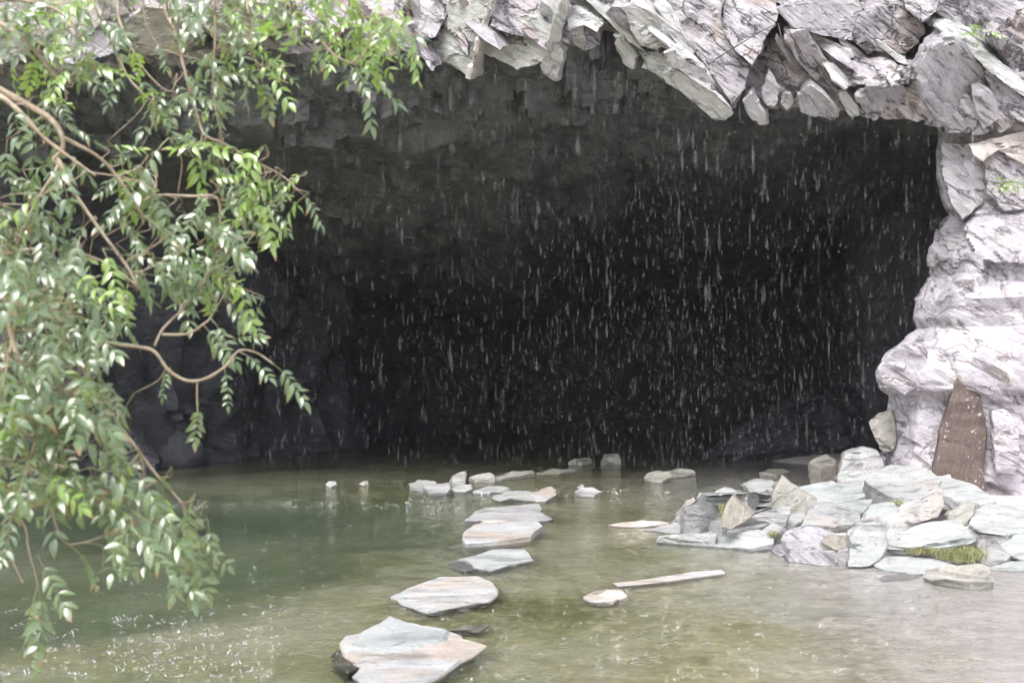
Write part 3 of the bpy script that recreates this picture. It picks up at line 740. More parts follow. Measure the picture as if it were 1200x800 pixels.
RUB = 'broken slate slabs heaped on the right bank'
RB = [
    ([(795, 607, .12), (803, 594, .3), (822, 579, .42), (850, 571, .46), (876, 577, .42), (908, 575, .36), (906, 592, .26), (882, 601, .2), (846, 610, .16), (815, 612, .1)], 'big pale rounded boulder at the left tip of the rubble bank', 'rubble', .55, dict(amp=.012, jit=.02, tilt=0, chip=.02, taper=.04)),
    ([(792, 600, .12), (802, 586, .26), (814, 581, .3), (816, 592, .2), (806, 602, .12)], 'small pinkish lump against the left side of the big pale boulder', 'tan', .4, {}),
    ([(786, 611, .05), (793, 603, .12), (801, 601, .13), (802, 611, .06), (794, 615, .04)], 'little lavender stone at the waterline below the big pale boulder', 'lav', .3, {}),
    ([(752, 622, .01), (775, 615, .04), (800, 610, .08), (809, 616, .05), (800, 622, .02), (778, 624, .01)], 'low pale slab sloping into the water at the bank tip', 'rubble', .2, {}),
    ([(769, 634, .04), (773, 628, .08), (800, 625, .09), (842, 621, .12), (840, 628, .08), (826, 635, .03), (798, 636, .02)], 'flat wedge of pale slate along the water, left front of the bank', 'rubble', .2, {}),
    ([(824, 637, .03), (838, 627, .1), (862, 623, .14), (890, 619, .16), (908, 630, .1), (906, 637, .05), (880, 643, .02), (850, 640, .02)], 'mint flat slab with a crumbled edge beside the wedge by the water', 'mint', .25, {}),
    ([(851, 622, .1), (876, 606, .24), (905, 594, .33), (928, 592, .34), (927, 602, .28), (902, 612, .2), (880, 622, .13), (862, 627, .08)], 'long cream slab tilted up to the right in front of the lichened triangle', 'rubble', .12, {}),
    ([(884, 627, .1), (904, 612, .2), (943, 599, .28), (946, 606, .24), (930, 616, .17), (904, 628, .1)], 'narrow grey slab tucked under the long cream tilted slab', 'rubble', .12, {}),
    ([(938, 614, .24), (945, 602, .3), (952, 589, .36), (980, 587, .37), (1002, 585, .38), (1023, 584, .38), (1020, 592, .33), (1008, 603, .28), (1008, 614, .23), (972, 615, .23)], 'large flat white slab with a straight front edge in mid bank', 'rubble', .07, dict(layers=2)),
    ([(1006, 616, .18), (1012, 602, .26), (1024, 590, .32), (1036, 596, .28), (1028, 610, .2), (1018, 618, .16)], 'small grey wedge at the right end of the large flat white slab', 'grey', .2, {}),
    ([(916, 632, .12), (921, 622, .18), (938, 616, .22), (958, 617, .22), (992, 630, .17), (995, 644, .14), (962, 646, .13), (925, 645, .1)], 'blocky lavender stone at the waterline with a dark notch', 'lav', .3, dict(taper=.02)),
    ([(958, 632, .2), (974, 624, .24), (995, 628, .22), (998, 640, .16), (980, 644, .15)], 'mossy brown lump on top of the lavender waterline block', 'brownstone', .15, {}),
    ([(902, 640, .04), (916, 634, .1), (930, 636, .1), (930, 648, .03), (912, 650, .02)], 'small lavender chip left of the lavender waterline block', 'lav', .2, {}),
    ([(1038, 637, .12), (1050, 627, .18), (1064, 619, .24), (1086, 610, .3), (1120, 608, .3), (1132, 616, .25), (1141, 627, .18), (1112, 632, .17), (1070, 638, .13)], 'broad white slab roofing the grass tuft at the front right', 'mint', .09, dict(layers=4, jit=.03)),
    ([(1022, 660, .03), (1038, 651, .08), (1060, 652, .08), (1100, 655, .08), (1126, 662, .06), (1110, 670, .02), (1070, 672, .01), (1040, 670, .0)], 'low crumbling slab at the water in front of the grass tuft', 'rubble', .18, {}),
    ([(1078, 674, .05), (1088, 664, .12), (1120, 662, .14), (1150, 660, .15), (1160, 664, .13), (1168, 680, .05), (1140, 680, .07), (1108, 676, .08), (1090, 678, .05)], 'nearest mossy-ended block with a wavy dark underside at the water', 'grey', .17, dict(jit=.03)),
    ([(1142, 630, .14), (1152, 624, .2), (1168, 630, .18), (1184, 648, .09), (1178, 656, .05), (1150, 655, .05)], 'white leaning slab right of the grass tuft', 'rubble', .15, {}),
    ([(1134, 612, .24), (1142, 596, .34), (1160, 591, .36), (1216, 590, .37), (1222, 618, .24), (1180, 626, .2), (1150, 622, .2)], 'big mint slab at the right edge below the buttress', 'mint', .12, dict(layers=4, jit=.03)),
    ([(1168, 640, .12), (1190, 626, .19), (1224, 622, .2), (1224, 650, .08), (1198, 655, .06), (1182, 650, .07)], 'pale blue slab overlapping at the right edge of the picture', 'mint', .15, {}),
    ([(1160, 664, .02), (1185, 656, .06), (1224, 655, .06), (1224, 668, .02), (1190, 670, .0)], 'low pale slab in the shallows at the right edge', 'rubble', .12, {}),
    ([(1012, 562, .42), (1022, 553, .5), (1044, 545, .56), (1086, 548, .56), (1104, 562, .46), (1096, 578, .36), (1058, 588, .3), (1040, 580, .33), (1022, 570, .38)], 'thick dark-fronted slab at the foot of the buttress', 'rubble', .22, dict(taper=-.01, layers=2)),
    ([(1086, 566, .44), (1092, 557, .5), (1112, 556, .5), (1140, 566, .44), (1168, 584, .33), (1150, 590, .3), (1118, 584, .33), (1094, 576, .38)], 'mint slab lying under the brown-stained rock panel', 'mint', .12, {}),
    ([(1096, 583, .3), (1130, 586, .3), (1170, 590, .28), (1168, 595, .25), (1132, 594, .25), (1098, 590, .26)], 'thin brown lath of slate below the mint slab', 'tan', .05, {}),
    ([(912, 584, .26), (930, 572, .35), (960, 565, .42), (1010, 563, .44), (1014, 580, .34), (986, 590, .26), (940, 590, .24)], 'wide pale mint slab behind the lichened triangular rock', 'mint', .25, {}),
    ([(1000, 604, .24), (1020, 590, .33), (1045, 588, .34), (1062, 600, .28), (1044, 612, .21), (1020, 612, .2)], 'pale blue slab sunk between the white slab and the leaning brown slab', 'mint', .18, {}),
    ([(870, 566, .25), (884, 560, .32), (906, 562, .3), (906, 576, .2), (884, 580, .16)], 'low grey stone behind the big pale boulder', 'rubble', .3, {}),
    ([(1110, 606, .22), (1118, 598, .28), (1132, 606, .26), (1128, 618, .18), (1116, 616, .18)], 'small brown stone wedged behind the broad white slab', 'brownstone', .2, {}),
    ([(1024, 672, -.01), (1060, 672, -.005), (1080, 678, -.01), (1060, 684, -.02), (1034, 682, -.02)], 'flat drowned slab just below the surface before the nearest block', 'tan', .08, {}),
]
for poly, lab, mt, dp, kw in RB:
    stone('slate_stone', poly, lab, mt, dp, group=RUB, **{'tilt': .05, 'amp': .005, 'chip': .012, 'taper': -.03, **kw})

cr_ = random.Random(12)
nchip = 0
while nchip < 18:
    px, py = cr_.uniform(800, 1205), cr_.uniform(578, 690)
    g0 = PH(px, py, .1)
    hg = gh(g0.x, g0.y)
    if hg < -.02:
        continue
    nchip += 1
    w_ = cr_.uniform(6, 17); h_ = hg + cr_.uniform(.03, .12)
    poly = []
    for k in range(6):
        an = k / 6 * 6.283 + cr_.uniform(-.35, .35)
        poly.append((px + math.cos(an) * w_ * cr_.uniform(.6, 1.1), py + math.sin(an) * w_ * .36 * cr_.uniform(.6, 1.1), h_ + cr_.uniform(-.02, .02)))
    stone('slate_chip', poly, 'small angular slate chip in the gaps of the rubble bank', cr_.choice(('rubble', 'grey', 'mint', 'lav', 'tan')), h_ - hg + .04, group='slate chips in the rubble bank', cuts=1, tilt=.05, step=.4, layers=2, taper=.02, jit=.01)

# leaning and standing slabs: outline by depth
def standing(poly, Y, dy, dx, back, mat, label, seed, **kw):
    kw.setdefault('amp', .006)
    y0 = sum(p[1] for p in poly) / len(poly); x0 = sum(p[0] for p in poly) / len(poly)
    top = [P(px, py, Y + (py - y0) * dy + (px - x0) * dx) for px, py in poly]
    return slab('slate_stone', top, Vector(back), M[mat], None, label, 'stone', RUB, seed=seed, taper=0.0, jit=.012, cuts=4, bed=55, **kw)
standing([(845, 618), (846, 604), (852, 592), (859, 582), (866, 590), (872, 597), (882, 602), (870, 612), (856, 620)], 13.3, -.004, .004, (.05, .22, .02), 'brownstone', 'brown triangular slab leaning on the big pale boulder', 301)
standing([(904, 594), (905, 580), (911, 570), (917, 560), (928, 568), (940, 576), (958, 586), (950, 598), (938, 606), (920, 606)], 14.2, -.006, .004, (.06, .35, .0), 'grey', 'upright triangular grey rock blotched with yellow lichen', 302)
standing([(994, 664), (997, 632), (1004, 618), (1014, 612), (1032, 610), (1040, 622), (1038, 640), (1032, 654), (1018, 664)], 12.1, -.006, .002, (.04, .3, .02), 'rubble', 'cream slab leaning upright between the lavender block and the white slab', 303)
standing([(1036, 636), (1046, 614), (1056, 600), (1072, 587), (1098, 574), (1106, 576), (1106, 592), (1098, 606), (1080, 612), (1062, 622), (1044, 638)], 13.0, -.006, .006, (.02, .14, .03), 'tan', 'long tan slab standing on edge above the broad white slab', 304)
standing([(1108, 606), (1116, 598), (1132, 590), (1143, 592), (1140, 604), (1132, 616), (1120, 616)], 13.2, -.004, 0, (.05, .15, 0), 'grey', 'small dark grey wedge standing right of the long tan slab', 305)
standing([(981, 564), (984, 548), (990, 532), (1012, 525), (1030, 528), (1036, 546), (1032, 566), (1004, 572)], 18.4, -.004, 0, (.1, .6, 0), 'rubble', 'squat pale block at the cave-side foot of the buttress', 306)
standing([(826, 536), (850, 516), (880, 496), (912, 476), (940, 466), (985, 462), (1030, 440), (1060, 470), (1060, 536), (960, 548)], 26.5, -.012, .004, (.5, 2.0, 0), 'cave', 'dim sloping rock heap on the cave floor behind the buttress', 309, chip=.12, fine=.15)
standing([(1018, 494), (1026, 486), (1044, 480), (1050, 500), (1046, 530), (1034, 530), (1024, 512)], 18.6, 0, 0, (.2, .5, 0), 'grey', 'upright chip wedged against the cave side of the buttress', 307)

# ------------------------------------------------------------------ ash tree overhanging from the left bank
m, t, n, L, out = new_mat('bark')
tc = node(t, 'ShaderNodeTexCoord')
nz_ = node(t, 'ShaderNodeTexNoise', Scale=18.0, Detail=6.0, Roughness=0.7)
L.new(tc.outputs['Object'], nz_.inputs['Vector'])
rr_ = ramp(t, [(0.3, (0.12, 0.09, 0.06)), (0.5, (0.24, 0.19, 0.14)), (0.7, (0.34, 0.29, 0.23))])
L.new(nz_.outputs[0], rr_.inputs[0])
b = node(t, 'ShaderNodeBsdfPrincipled', Roughness=0.5)
L.new(rr_.outputs[0], b.inputs['Base Color'])
bpn = node(t, 'ShaderNodeBump', Strength=0.5, Distance=0.01)
L.new(nz_.outputs[0], bpn.inputs['Height']); L.new(bpn.outputs[0], b.inputs['Normal'])
L.new(b.outputs[0], out.inputs[0])
M['bark'] = m

def leaf_mat(name, c1, c2, stalk):
    m, t, n, L, out = new_mat(name)
    at = node(t, 'ShaderNodeAttribute', attribute_name='leafdata')
    sp = node(t, 'ShaderNodeSeparateColor')
    L.new(at.outputs['Color'], sp.inputs[0])
    c = mixc(t, sp.outputs['Green'], c1, c2)
    # browned tips on some leaflets
    a = node(t, 'ShaderNodeMath', operation='ADD'); L.new(sp.outputs['Red'], a.inputs[0]); L.new(sp.outputs['Green'], a.inputs[1])
    r = ramp(t, [(0.0, (0, 0, 0)), (0.55, (0, 0, 0)), (1.0, (1, 1, 1))])
    mr = node(t, 'ShaderNodeMapRange'); mr.inputs[1].default_value = 1.45; mr.inputs[2].default_value = 1.85
    L.new(a.outputs[0], mr.inputs[0])
    c = mixc(t, mr.outputs[0], c, (0.26, 0.13, 0.07))
    c = mixc(t, sp.outputs['Blue'], c, stalk)
    b = node(t, 'ShaderNodeBsdfPrincipled', Roughness=0.30)
    b.inputs['Specular IOR Level'].default_value = 0.9
    b.inputs['Coat Weight'].default_value = 1.0
    b.inputs['Coat Roughness'].default_value = 0.22
    b.inputs['Coat IOR'].default_value = 1.6
    L.new(c, b.inputs['Base Color'])
    tl = node(t, 'ShaderNodeBsdfTranslucent')
    c2_ = mixc(t, 1.0, c, (1.5, 1.7, 0.7), 'MULTIPLY')
    L.new(c2_, tl.inputs['Color'])
    mx = node(t, 'ShaderNodeMixShader'); mx.inputs[0].default_value = 0.34
    L.new(b.outputs[0], mx.inputs[1]); L.new(tl.outputs[0], mx.inputs[2])
    L.new(mx.outputs[0], out.inputs[0])
    return m
M['leaf'] = leaf_mat('ash_leaf', (0.080, 0.130, 0.060), (0.145, 0.205, 0.105), (0.22, 0.24, 0.09))
M['leaf_bright'] = leaf_mat('young_ash_leaf', (0.15, 0.25, 0.045), (0.23, 0.34, 0.075), (0.22, 0.25, 0.08))

def leaf_geo(r, length=0.21, pairs=4, lf=0.062, droop=0.5):
    "pinnate leaf along +X; returns verts, faces, colour data"
    V, Fc, D = [], [], []
    def rach(f):
        x = length * f
        return Vector((x, 0, -droop * length * f * f))
    segs = 6
    w = 0.0016
    for i in range(segs + 1):
        p = rach(i / segs)
        k = w * (1.3 - 0.8 * i / segs)
        base = len(V)
        V += [p + Vector((0, k, 0)), p + Vector((0, -k * .5, k)), p + Vector((0, -k * .5, -k))]
        D += [(0, 0, 1)] * 3
        if i:
            for j in range(3):
                a, b_ = base - 3 + j, base - 3 + (j + 1) % 3
                Fc.append((a, b_, b_ + 3, a + 3))
    def leaflet(p, ang, l, wd, dr):
        g = r.random()
        d0 = Vector((math.cos(ang), math.sin(ang), 0))
        side = Vector((-math.sin(ang), math.cos(ang), 0))
        tw = r.uniform(-.5, .5)
        base = len(V)
        prof = [(0.0, .06), (.14, .62), (.34, 1.0), (.56, .92), (.78, .55), (1.0, .02)]
        for f, ww in prof:
            c = p + d0 * (l * f) * (1 - 0.25 * dr * f) + Vector((0, 0, -l * dr * f * (0.35 + 0.65 * f)))
            up = Vector((0, 0, 1))
            s_ = (side + up * tw).normalized()
            e = wd * ww * 0.5
            fold = 0.28
            V.extend([c + s_ * e + up * e * fold, c, c - s_ * e + up * e * fold])
            D.extend([(f, g, 0)] * 3)
        for i in range(len(prof) - 1):
            a = base + i * 3
            Fc.append((a, a + 1, a + 4, a + 3)); Fc.append((a + 1, a + 2, a + 5, a + 4))
    for i in range(pairs):
        f = 0.30 + 0.62 * i / max(1, pairs - 1)
        l = lf * (0.8 + 0.35 * math.sin(math.pi * (0.25 + 0.6 * i / pairs))) * r.uniform(.85, 1.1)
        for sgn in (-1, 1):
            if r.random() < 0.05:
                continue
            leaflet(rach(f), sgn * r.uniform(.75, 1.15), l, l * r.uniform(.30, .44), r.uniform(.1, 1.0))
    leaflet(rach(1.0), r.uniform(-.2, .2), lf * 1.1, lf * .48, r.uniform(.2, .8))
    return V, Fc, D

def leaf_mesh(name, V, Fc, D, mat):
    me_ = bpy.data.meshes.new(name)
    me_.from_pydata([tuple(v_) for v_ in V], [], Fc)
    at = me_.color_attributes.new('leafdata', 'FLOAT_COLOR', 'POINT')
    at.data.foreach_set('color', np.c_[np.array(D, float), np.ones(len(D))].ravel())
    me_.materials.append(mat)
    me_.polygons.foreach_set('use_smooth', [True] * len(me_.polygons))
    me_.update()
    return me_

lr = random.Random(21)
variants = [leaf_geo(lr, length=lr.uniform(.17, .23), pairs=lr.choice((4, 4, 5, 5)), lf=lr.uniform(.040, .060), droop=lr.uniform(.2, .7)) for _ in range(12)]
vmesh = {k: [leaf_mesh('leaf', *v_, M[k]) for v_ in variants] for k in ('leaf', 'leaf_bright')}

def catmull(pts, per=6):
    pts = [Vector(p) for p in pts]
    q = [pts[0] * 2 - pts[1]] + pts + [pts[-1] * 2 - pts[-2]]
    res = []
    for i in range(1, len(q) - 2):
        for j in range(per):
            t_ = j / per
            a, b_, c_, d_ = q[i - 1], q[i], q[i + 1], q[i + 2]
            res.append(0.5 * ((2 * b_) + (c_ - a) * t_ + (2 * a - 5 * b_ + 4 * c_ - d_) * t_ ** 2 + (3 * b_ - a - 3 * c_ + d_) * t_ ** 3))
    res.append(pts[-1])
    return res

def tube(pts, r0, r1, V, Fc, sides=7, knob=0.0, rr=None):
    base0 = len(V)
    N = len(pts)
    up = Vector((0.3, 1, 0.2)).normalized()
    for i, p in enumerate(pts):
        tg = (pts[min(i + 1, N - 1)] - pts[max(i - 1, 0)])
        tg = tg.normalized() if tg.length > 1e-9 else Vector((0, 0, 1))
        a = tg.cross(up).normalized(); b_ = tg.cross(a)
        rad = r0 + (r1 - r0) * i / max(1, N - 1)
        if knob:
            rad *= 1 + knob * (rr.random() - .4)
        for j in range(sides):
            an = 2 * math.pi * j / sides
            V.append(p + (a * math.cos(an) + b_ * math.sin(an)) * rad)
    for i in range(N - 1):
        for j in range(sides):
            a = base0 + i * sides + j; b_ = base0 + i * sides + (j + 1) % sides
            Fc.append((a, b_, b_ + sides, a + sides))
    Fc.append(tuple(base0 + j for j in range(sides))[::-1])
    Fc.append(tuple(base0 + (N - 1) * sides + j for j in range(sides)))

ROOT = Vector((-3.05, 4.7, gh(-3.05, 4.7) - 0.05))
tree = link(bpy.data.objects.new('ash_tree', None))
tree.location = ROOT
tag(tree, 'leafy ash tree with drooping branches hanging over the pond from the left', 'tree')
def tree_part(name, V, Fc, mat):
    me_ = bpy.data.meshes.new(name)
    me_.from_pydata([tuple(Vector(v_) - ROOT) for v_ in V], [], Fc)
    me_.materials.append(mat)
    me_.polygons.foreach_set('use_smooth', [True] * len(me_.polygons))
    me_.update()
    return link(bpy.data.objects.new(name, me_), tree)

tr_ = random.Random(5)
V, Fc = [], []
trunk_pts = catmull([ROOT + Vector((-.05, 0, -.1)), ROOT + Vector((0, .02, .6)), ROOT + Vector((.08, 0, 1.5)), ROOT + Vector((.02, .1, 2.4)), ROOT + Vector((.1, .15, 3.4)), ROOT + Vector((.05, .3, 4.6))], 8)
tube(trunk_pts, .19, .07, V, Fc, 14, .06, tr_)
tree_part('trunk', V, Fc, M['bark'])
tb = lambda h: ROOT + Vector((.05, .08, h))

# limbs and branches, as pixel and depth
BR = [
    # r0, r1, points
    (.016, .007, [tb(2.0), (-220, 30, 4.8), (-120, 58, 4.9), (-40, 85, 4.9), (0, 105, 4.9), (40, 127, 4.9), (60, 140, 4.85), (72, 158, 4.8), (73, 175, 4.8), (62, 187, 4.8)]),
    (.0075, .004, [(62, 187, 4.8), (67, 197, 4.8), (45, 232, 4.75), (30, 262, 4.7), (16, 300, 4.7)]),
    (.007, .004, [(72, 160, 4.8), (118, 186, 4.85), (148, 222, 4.9), (166, 250, 4.9), (200, 280, 4.95)]),
    (.013, .004, [tb(1.9), (-160, 80, 4.7), (-40, 96, 4.65), (2, 114, 4.65), (28, 136, 4.6), (50, 160, 4.6), (76, 180, 4.6), (112, 206, 4.6)]),
    (.008, .004, [(68, 186, 4.8), (85, 222, 4.75), (112, 262, 4.7), (150, 314, 4.7), (162, 340, 4.7)]),
    (.005, .0045, [(150, 226, 4.9), (166, 235, 4.95), (186, 229, 5.0), (225, 230, 5.0), (254, 232, 5.0), (258, 262, 5.0), (252, 298, 4.95), (242, 324, 4.9), (220, 356, 4.85), (192, 384, 4.8), (181, 405, 4.75)]),
    (.004, .002, [(256, 284, 5.0), (272, 266, 5.05), (286, 244, 5.1)]),
    (.06, .02, [tb(2.9), (-200, -150, 5.2), (0, -110, 5.4), (160, -80, 5.4), (320, -60, 5.3), (430, -50, 5.2), (520, -30, 5.2)]),
    (.006, .003, [(100, -85, 5.4), (108, 0, 5.35), (120, 26, 5.3), (136, 60, 5.3), (150, 90, 5.25), (170, 112, 5.2), (182, 120, 5.2)]),
    (.006, .002, [(140, -82, 5.4), (138, 0, 5.4), (142, 30, 5.35), (164, 74, 5.3), (186, 100, 5.3), (200, 107, 5.3), (206, 96, 5.3)]),
    (.005, .002, [(165, -80, 5.4), (168, 0, 5.4), (172, 30, 5.4), (190, 62, 5.4)]),
    (.008, .003, [(190, -78, 5.4), (192, 0, 5.3), (206, 42, 5.25), (220, 96, 5.2), (230, 132, 5.15), (240, 158, 5.1), (262, 168, 5.1), (290, 184, 5.1), (330, 206, 5.1), (350, 224, 5.1)]),
    (.006, .003, [(250, -70, 5.3), (252, 40, 5.25), (250, 110, 5.2), (262, 168, 5.1)]),
    (.007, .003, [(330, -60, 5.3), (340, 8, 5.2), (372, 44, 5.15), (394, 66, 5.1), (416, 76, 5.1)]),
    (.006, .003, [(400, -52, 5.2), (405, -10, 5.2), (430, 20, 5.2), (452, 34, 5.2), (474, 48, 5.2)]),
    (.006, .003, [(280, -66, 5.3), (290, 10, 5.2), (296, 56, 5.2), (306, 90, 5.2)]),
    (.009, .003, [tb(1.1), (-200, 330, 4.5), (-60, 335, 4.5), (22, 356, 4.55), (70, 379, 4.6), (122, 400, 4.7), (160, 406, 4.7), (181, 412, 4.7), (198, 434, 4.7), (220, 446, 4.7), (242, 443, 4.7), (264, 429, 4.7), (280, 411, 4.7), (300, 413, 4.7), (320, 426, 4.7)]),
    (.005, .003, [(190, 392, 4.75), (220, 391, 4.75), (238, 380, 4.75), (248, 372, 4.75)]),
    (.012, .005, [tb(1.2), (-180, 300, 4.3), (-50, 320, 4.3), (7, 352, 4.3), (11, 382, 4.3), (25, 427, 4.3), (54, 460, 4.3), (66, 500, 4.3), (77, 540, 4.3)]),
    (.006, .005, [(18, 356, 4.32), (14, 400, 4.3), (6, 443, 4.3), (6, 470, 4.3), (22, 502, 4.3), (30, 530, 4.3)]),
    (.007, .003, [(30, 436, 4.3), (71, 455, 4.4), (121, 477, 4.5), (148, 509, 4.5), (181, 553, 4.5), (216, 594, 4.5), (213, 616, 4.5), (220, 628, 4.5)]),
    (.003, .002, [(231, 445, 4.7), (231, 470, 4.7), (232, 494, 4.7)]),
    (.006, .004, [(55, 464, 4.3), (53, 490, 4.25), (41, 522, 4.2), (22, 580, 4.2), (11, 619, 4.2), (12, 648, 4.2), (27, 682, 4.2)]),
    (.0045, .002, [(17, 598, 4.2), (30, 619, 4.2), (33, 641, 4.2), (44, 684, 4.2)]),
    (.005, .004, [(62, 500, 4.3), (58, 545, 4.3), (52, 570, 4.3), (88, 575, 4.3), (116, 592, 4.3)]),
    (.004, .002, [(54, 572, 4.3), (72, 630, 4.3), (94, 636, 4.3), (132, 624, 4.3)]),
    (.004, .003, [(160, 524, 4.5), (168, 545, 4.5), (168, 582, 4.5)]),
    (.02, .004, [tb(2.4), (-160, -20, 4.9), (-40, 10, 4.9), (20, 40, 4.9), (50, 70, 4.9), (80, 110, 4.9)]),
    (.008, .003, [(-40, 10, 4.9), (10, 0, 4.95), (60, 10, 5.0), (90, 30, 5.0)]),
    (.008, .003, [(-60, 335, 4.5), (0, 300, 4.6), (60, 292, 4.65), (120, 306, 4.7), (160, 334, 4.7)]),
    (.004, .002, [(16, 480, 4.3), (0, 520, 4.3), (-10, 560, 4.3)]),
]
samples_ = []          # (px, py, Y, world point, tangent)
def topx(v_):
    return (CX + v_.x / v_.y * F, HY - (v_.z - CH) / v_.y * F)
for r0, r1, pts in BR:
    w = [p if isinstance(p, Vector) else P(*p) for p in pts]
    cv = catmull(w, 7)
    V, Fc = [], []
    tube(cv, r0, r1, V, Fc, 7, .25, tr_)
    tree_part('branch', V, Fc, M['bark'])
    for i, p in enumerate(cv[:-1]):
        a = topx(p)
        if -80 < a[0] < 520 and -60 < a[1] < 720:
            samples_.append((a[0], a[1], p.y, p, (cv[i + 1] - p).normalized()))

def inside(x, y, poly):
    c = False
    j = len(poly) - 1
    for i in range(len(poly)):
        if (poly[i][1] > y) != (poly[j][1] > y) and x < (poly[j][0] - poly[i][0]) * (y - poly[i][1]) / (poly[j][1] - poly[i][1]) + poly[i][0]:
            c = not c
        j = i
    return c

REG = [  # polygon, leaves, share of bright young leaves, depth range
    ([(-30, 280), (60, 300), (130, 300), (165, 335), (145, 380), (110, 400), (140, 470), (132, 510), (185, 580), (235, 622), (250, 645), (240, 672), (205, 672), (150, 635), (110, 600), (60, 590), (-30, 580)], 200, .08, (4.0, 5.2)),
    ([(150, 255), (200, 240), (255, 255), (300, 310), (296, 375), (250, 396), (205, 340), (150, 325)], 40, .12, (4.6, 5.3)),
    ([(198, -10), (320, -10), (300, 80), (285, 112), (262, 112), (250, 140), (215, 110)], 36, .2, (4.9, 5.5)),
    ([(290, -10), (470, -10), (485, 40), (440, 92), (404, 80), (380, 55), (345, 62), (322, 84), (290, 100)], 44, .85, (5.0, 5.5)),
    ([(-20, -10), (60, 5), (100, 60), (95, 150), (60, 140), (20, 110), (-20, 90)], 26, .5, (4.7, 5.3)),
    ([(225, 155), (290, 180), (330, 200), (352, 222), (336, 240), (326, 280), (300, 260), (236, 200)], 24, .35, (4.9, 5.3)),
    ([(-20, 190), (50, 215), (85, 285), (-20, 300)], 22, .2, (4.4, 5.0)),
    ([(115, 150), (150, 165), (192, 200), (188, 262), (150, 250), (120, 200)], 14, .2, (4.8, 5.2)),
    ([(150, 60), (190, 100), (196, 124), (160, 120)], 4, .5, (5.1, 5.3)),
    ([(60, 85), (100, 60), (140, 75), (140, 95), (100, 90)], 5, .4, (5.0, 5.3)),
    ([(60, -20), (110, -10), (105, 30), (70, 36)], 7, .8, (5.0, 5.4)),
]
leaves = []
def put_leaf(tip_mid, d, bright, scale):
    leaves.append((tip_mid, d.normalized(), bright, scale))
twV, twF = [], []
hold_ = [s_ for s_ in samples_ if not (225 < s_[0] < 240 and 438 < s_[1] < 500)]
for poly, nl, pb, (ya, yb) in REG:
    xs_ = [p[0] for p in poly]; ys_ = [p[1] for p in poly]
    k = tries = 0
    nl = int(nl * 1.1)
    while k < nl:
        x, y = tr_.uniform(min(xs_), max(xs_)), tr_.uniform(min(ys_), max(ys_))
        if not inside(x, y, poly):
            continue
        Y = tr_.uniform(ya, yb)
        d = Vector((tr_.uniform(-.6, 1.0), tr_.uniform(-.7, .3), tr_.uniform(-.8, .25))).normalized()
        scl = tr_.uniform(.62, 1.05)
        base = P(x, y, Y) - d * 0.12 * scl
        near = min(hold_, key=lambda s_: (s_[3] - base).length_squared)
        gap = (near[3] - base).length
        tries += 1
        if gap > .26 and tries < 4000:
            continue
        k += 1
        if gap > 0.02:
            mid = near[3].lerp(base, .5) + Vector((0, 0, .05 * min(gap, .4) / .4)) + near[4] * .03
            tube(catmull([near[3], mid, base], 4), .0026, .0015, twV, twF, 5)
        put_leaf(base, d, tr_.random() < pb, scl)
for s_ in samples_[::5]:
    if tr_.random() < .4 and s_[1] > -40 and not (s_[1] > 380 and s_[0] > 130):
        d = Vector((tr_.uniform(-.5, .9), tr_.uniform(-.8, .3), tr_.uniform(-1.0, .1)))
        put_leaf(s_[3], d, tr_.random() < (.7 if s_[1] < 80 and s_[0] > 290 else .12), tr_.uniform(.6, 1.0))
for x, y, Y, d, sc2 in [(320, 426, 4.7, (.5, -.1, -.35), .8), (44, 684, 4.2, (.25, -.3, -.6), 1.0), (44, 650, 4.2, (.5, -.5, -.6), .9), (44, 686, 4.2, (-.2, -.4, -.9), 1.0), (232, 470, 4.7, (.1, -.3, -1), .7), (280, 412, 4.7, (.6, -.2, -.2), .7), (262, 428, 4.7, (.3, -.4, -.8), .6), (248, 374, 4.75, (.5, -.3, -.5), .8), (270, 400, 4.7, (.5, -.3, .2), .6), (242, 330, 4.9, (.7, -.3, -.4), .8), (285, 246, 5.1, (.6, -.2, -.4), .8), (200, 430, 4.7, (-.2, -.5, -.7), .5), (220, 628, 4.5, (.4, -.2, -.8), 1.0), (218, 620, 4.5, (-.2, -.4, -.9), 1.0), (222, 620, 4.5, (.8, -.2, -.5), .9), (132, 624, 4.3, (.4, -.2, -.7), .7), (350, 224, 5.1, (.7, 0, -.5), .7), (416, 76, 5.1, (.4, 0, -.6), .9), (410, 72, 5.1, (.9, 0, -.3), .9), (182, 120, 5.2, (.5, -.1, -.7), .8), (474, 46, 5.2, (.5, 0, -.6), .8)]:
    put_leaf(P(x, y, Y), Vector(d), y < 60, sc2)
tw = tree_part('twigs', twV, twF, M['bark'])
tag(tw, kind='stuff')

def leaf_matrix(base, d, scl, r):
    upv = Vector((r.uniform(-.4, .4), r.uniform(-1.1, -.15), 1.0))
    yv = upv.cross(d).normalized()
    zv = d.cross(yv).normalized()
    R_ = Matrix((d, yv, zv)).transposed().to_4x4()
    return Matrix.Translation(base - ROOT) @ R_ @ Matrix.Scale(scl, 4)
vis = sorted(leaves, key=lambda l_: l_[0].y / l_[3])
rest = {'leaf': ([], [], []), 'leaf_bright': ([], [], [])}
for i, (base, d, br, scl) in enumerate(vis):
    key = 'leaf_bright' if br else 'leaf'
    k = tr_.randrange(len(variants))
    Mx = leaf_matrix(base, d, scl, tr_)
    a = topx(base)
    if i < 300:
        o = link(bpy.data.objects.new('leaf', vmesh[key][k]), tree)
        o.matrix_basis = Mx
    else:
        V, Fc, D = rest[key]
        off = len(V)
        vv, ff, dv = variants[k]
        V.extend([Mx @ v_ for v_ in vv]); Fc.extend([tuple(off + q for q in f) for f in ff]); D.extend(dv)
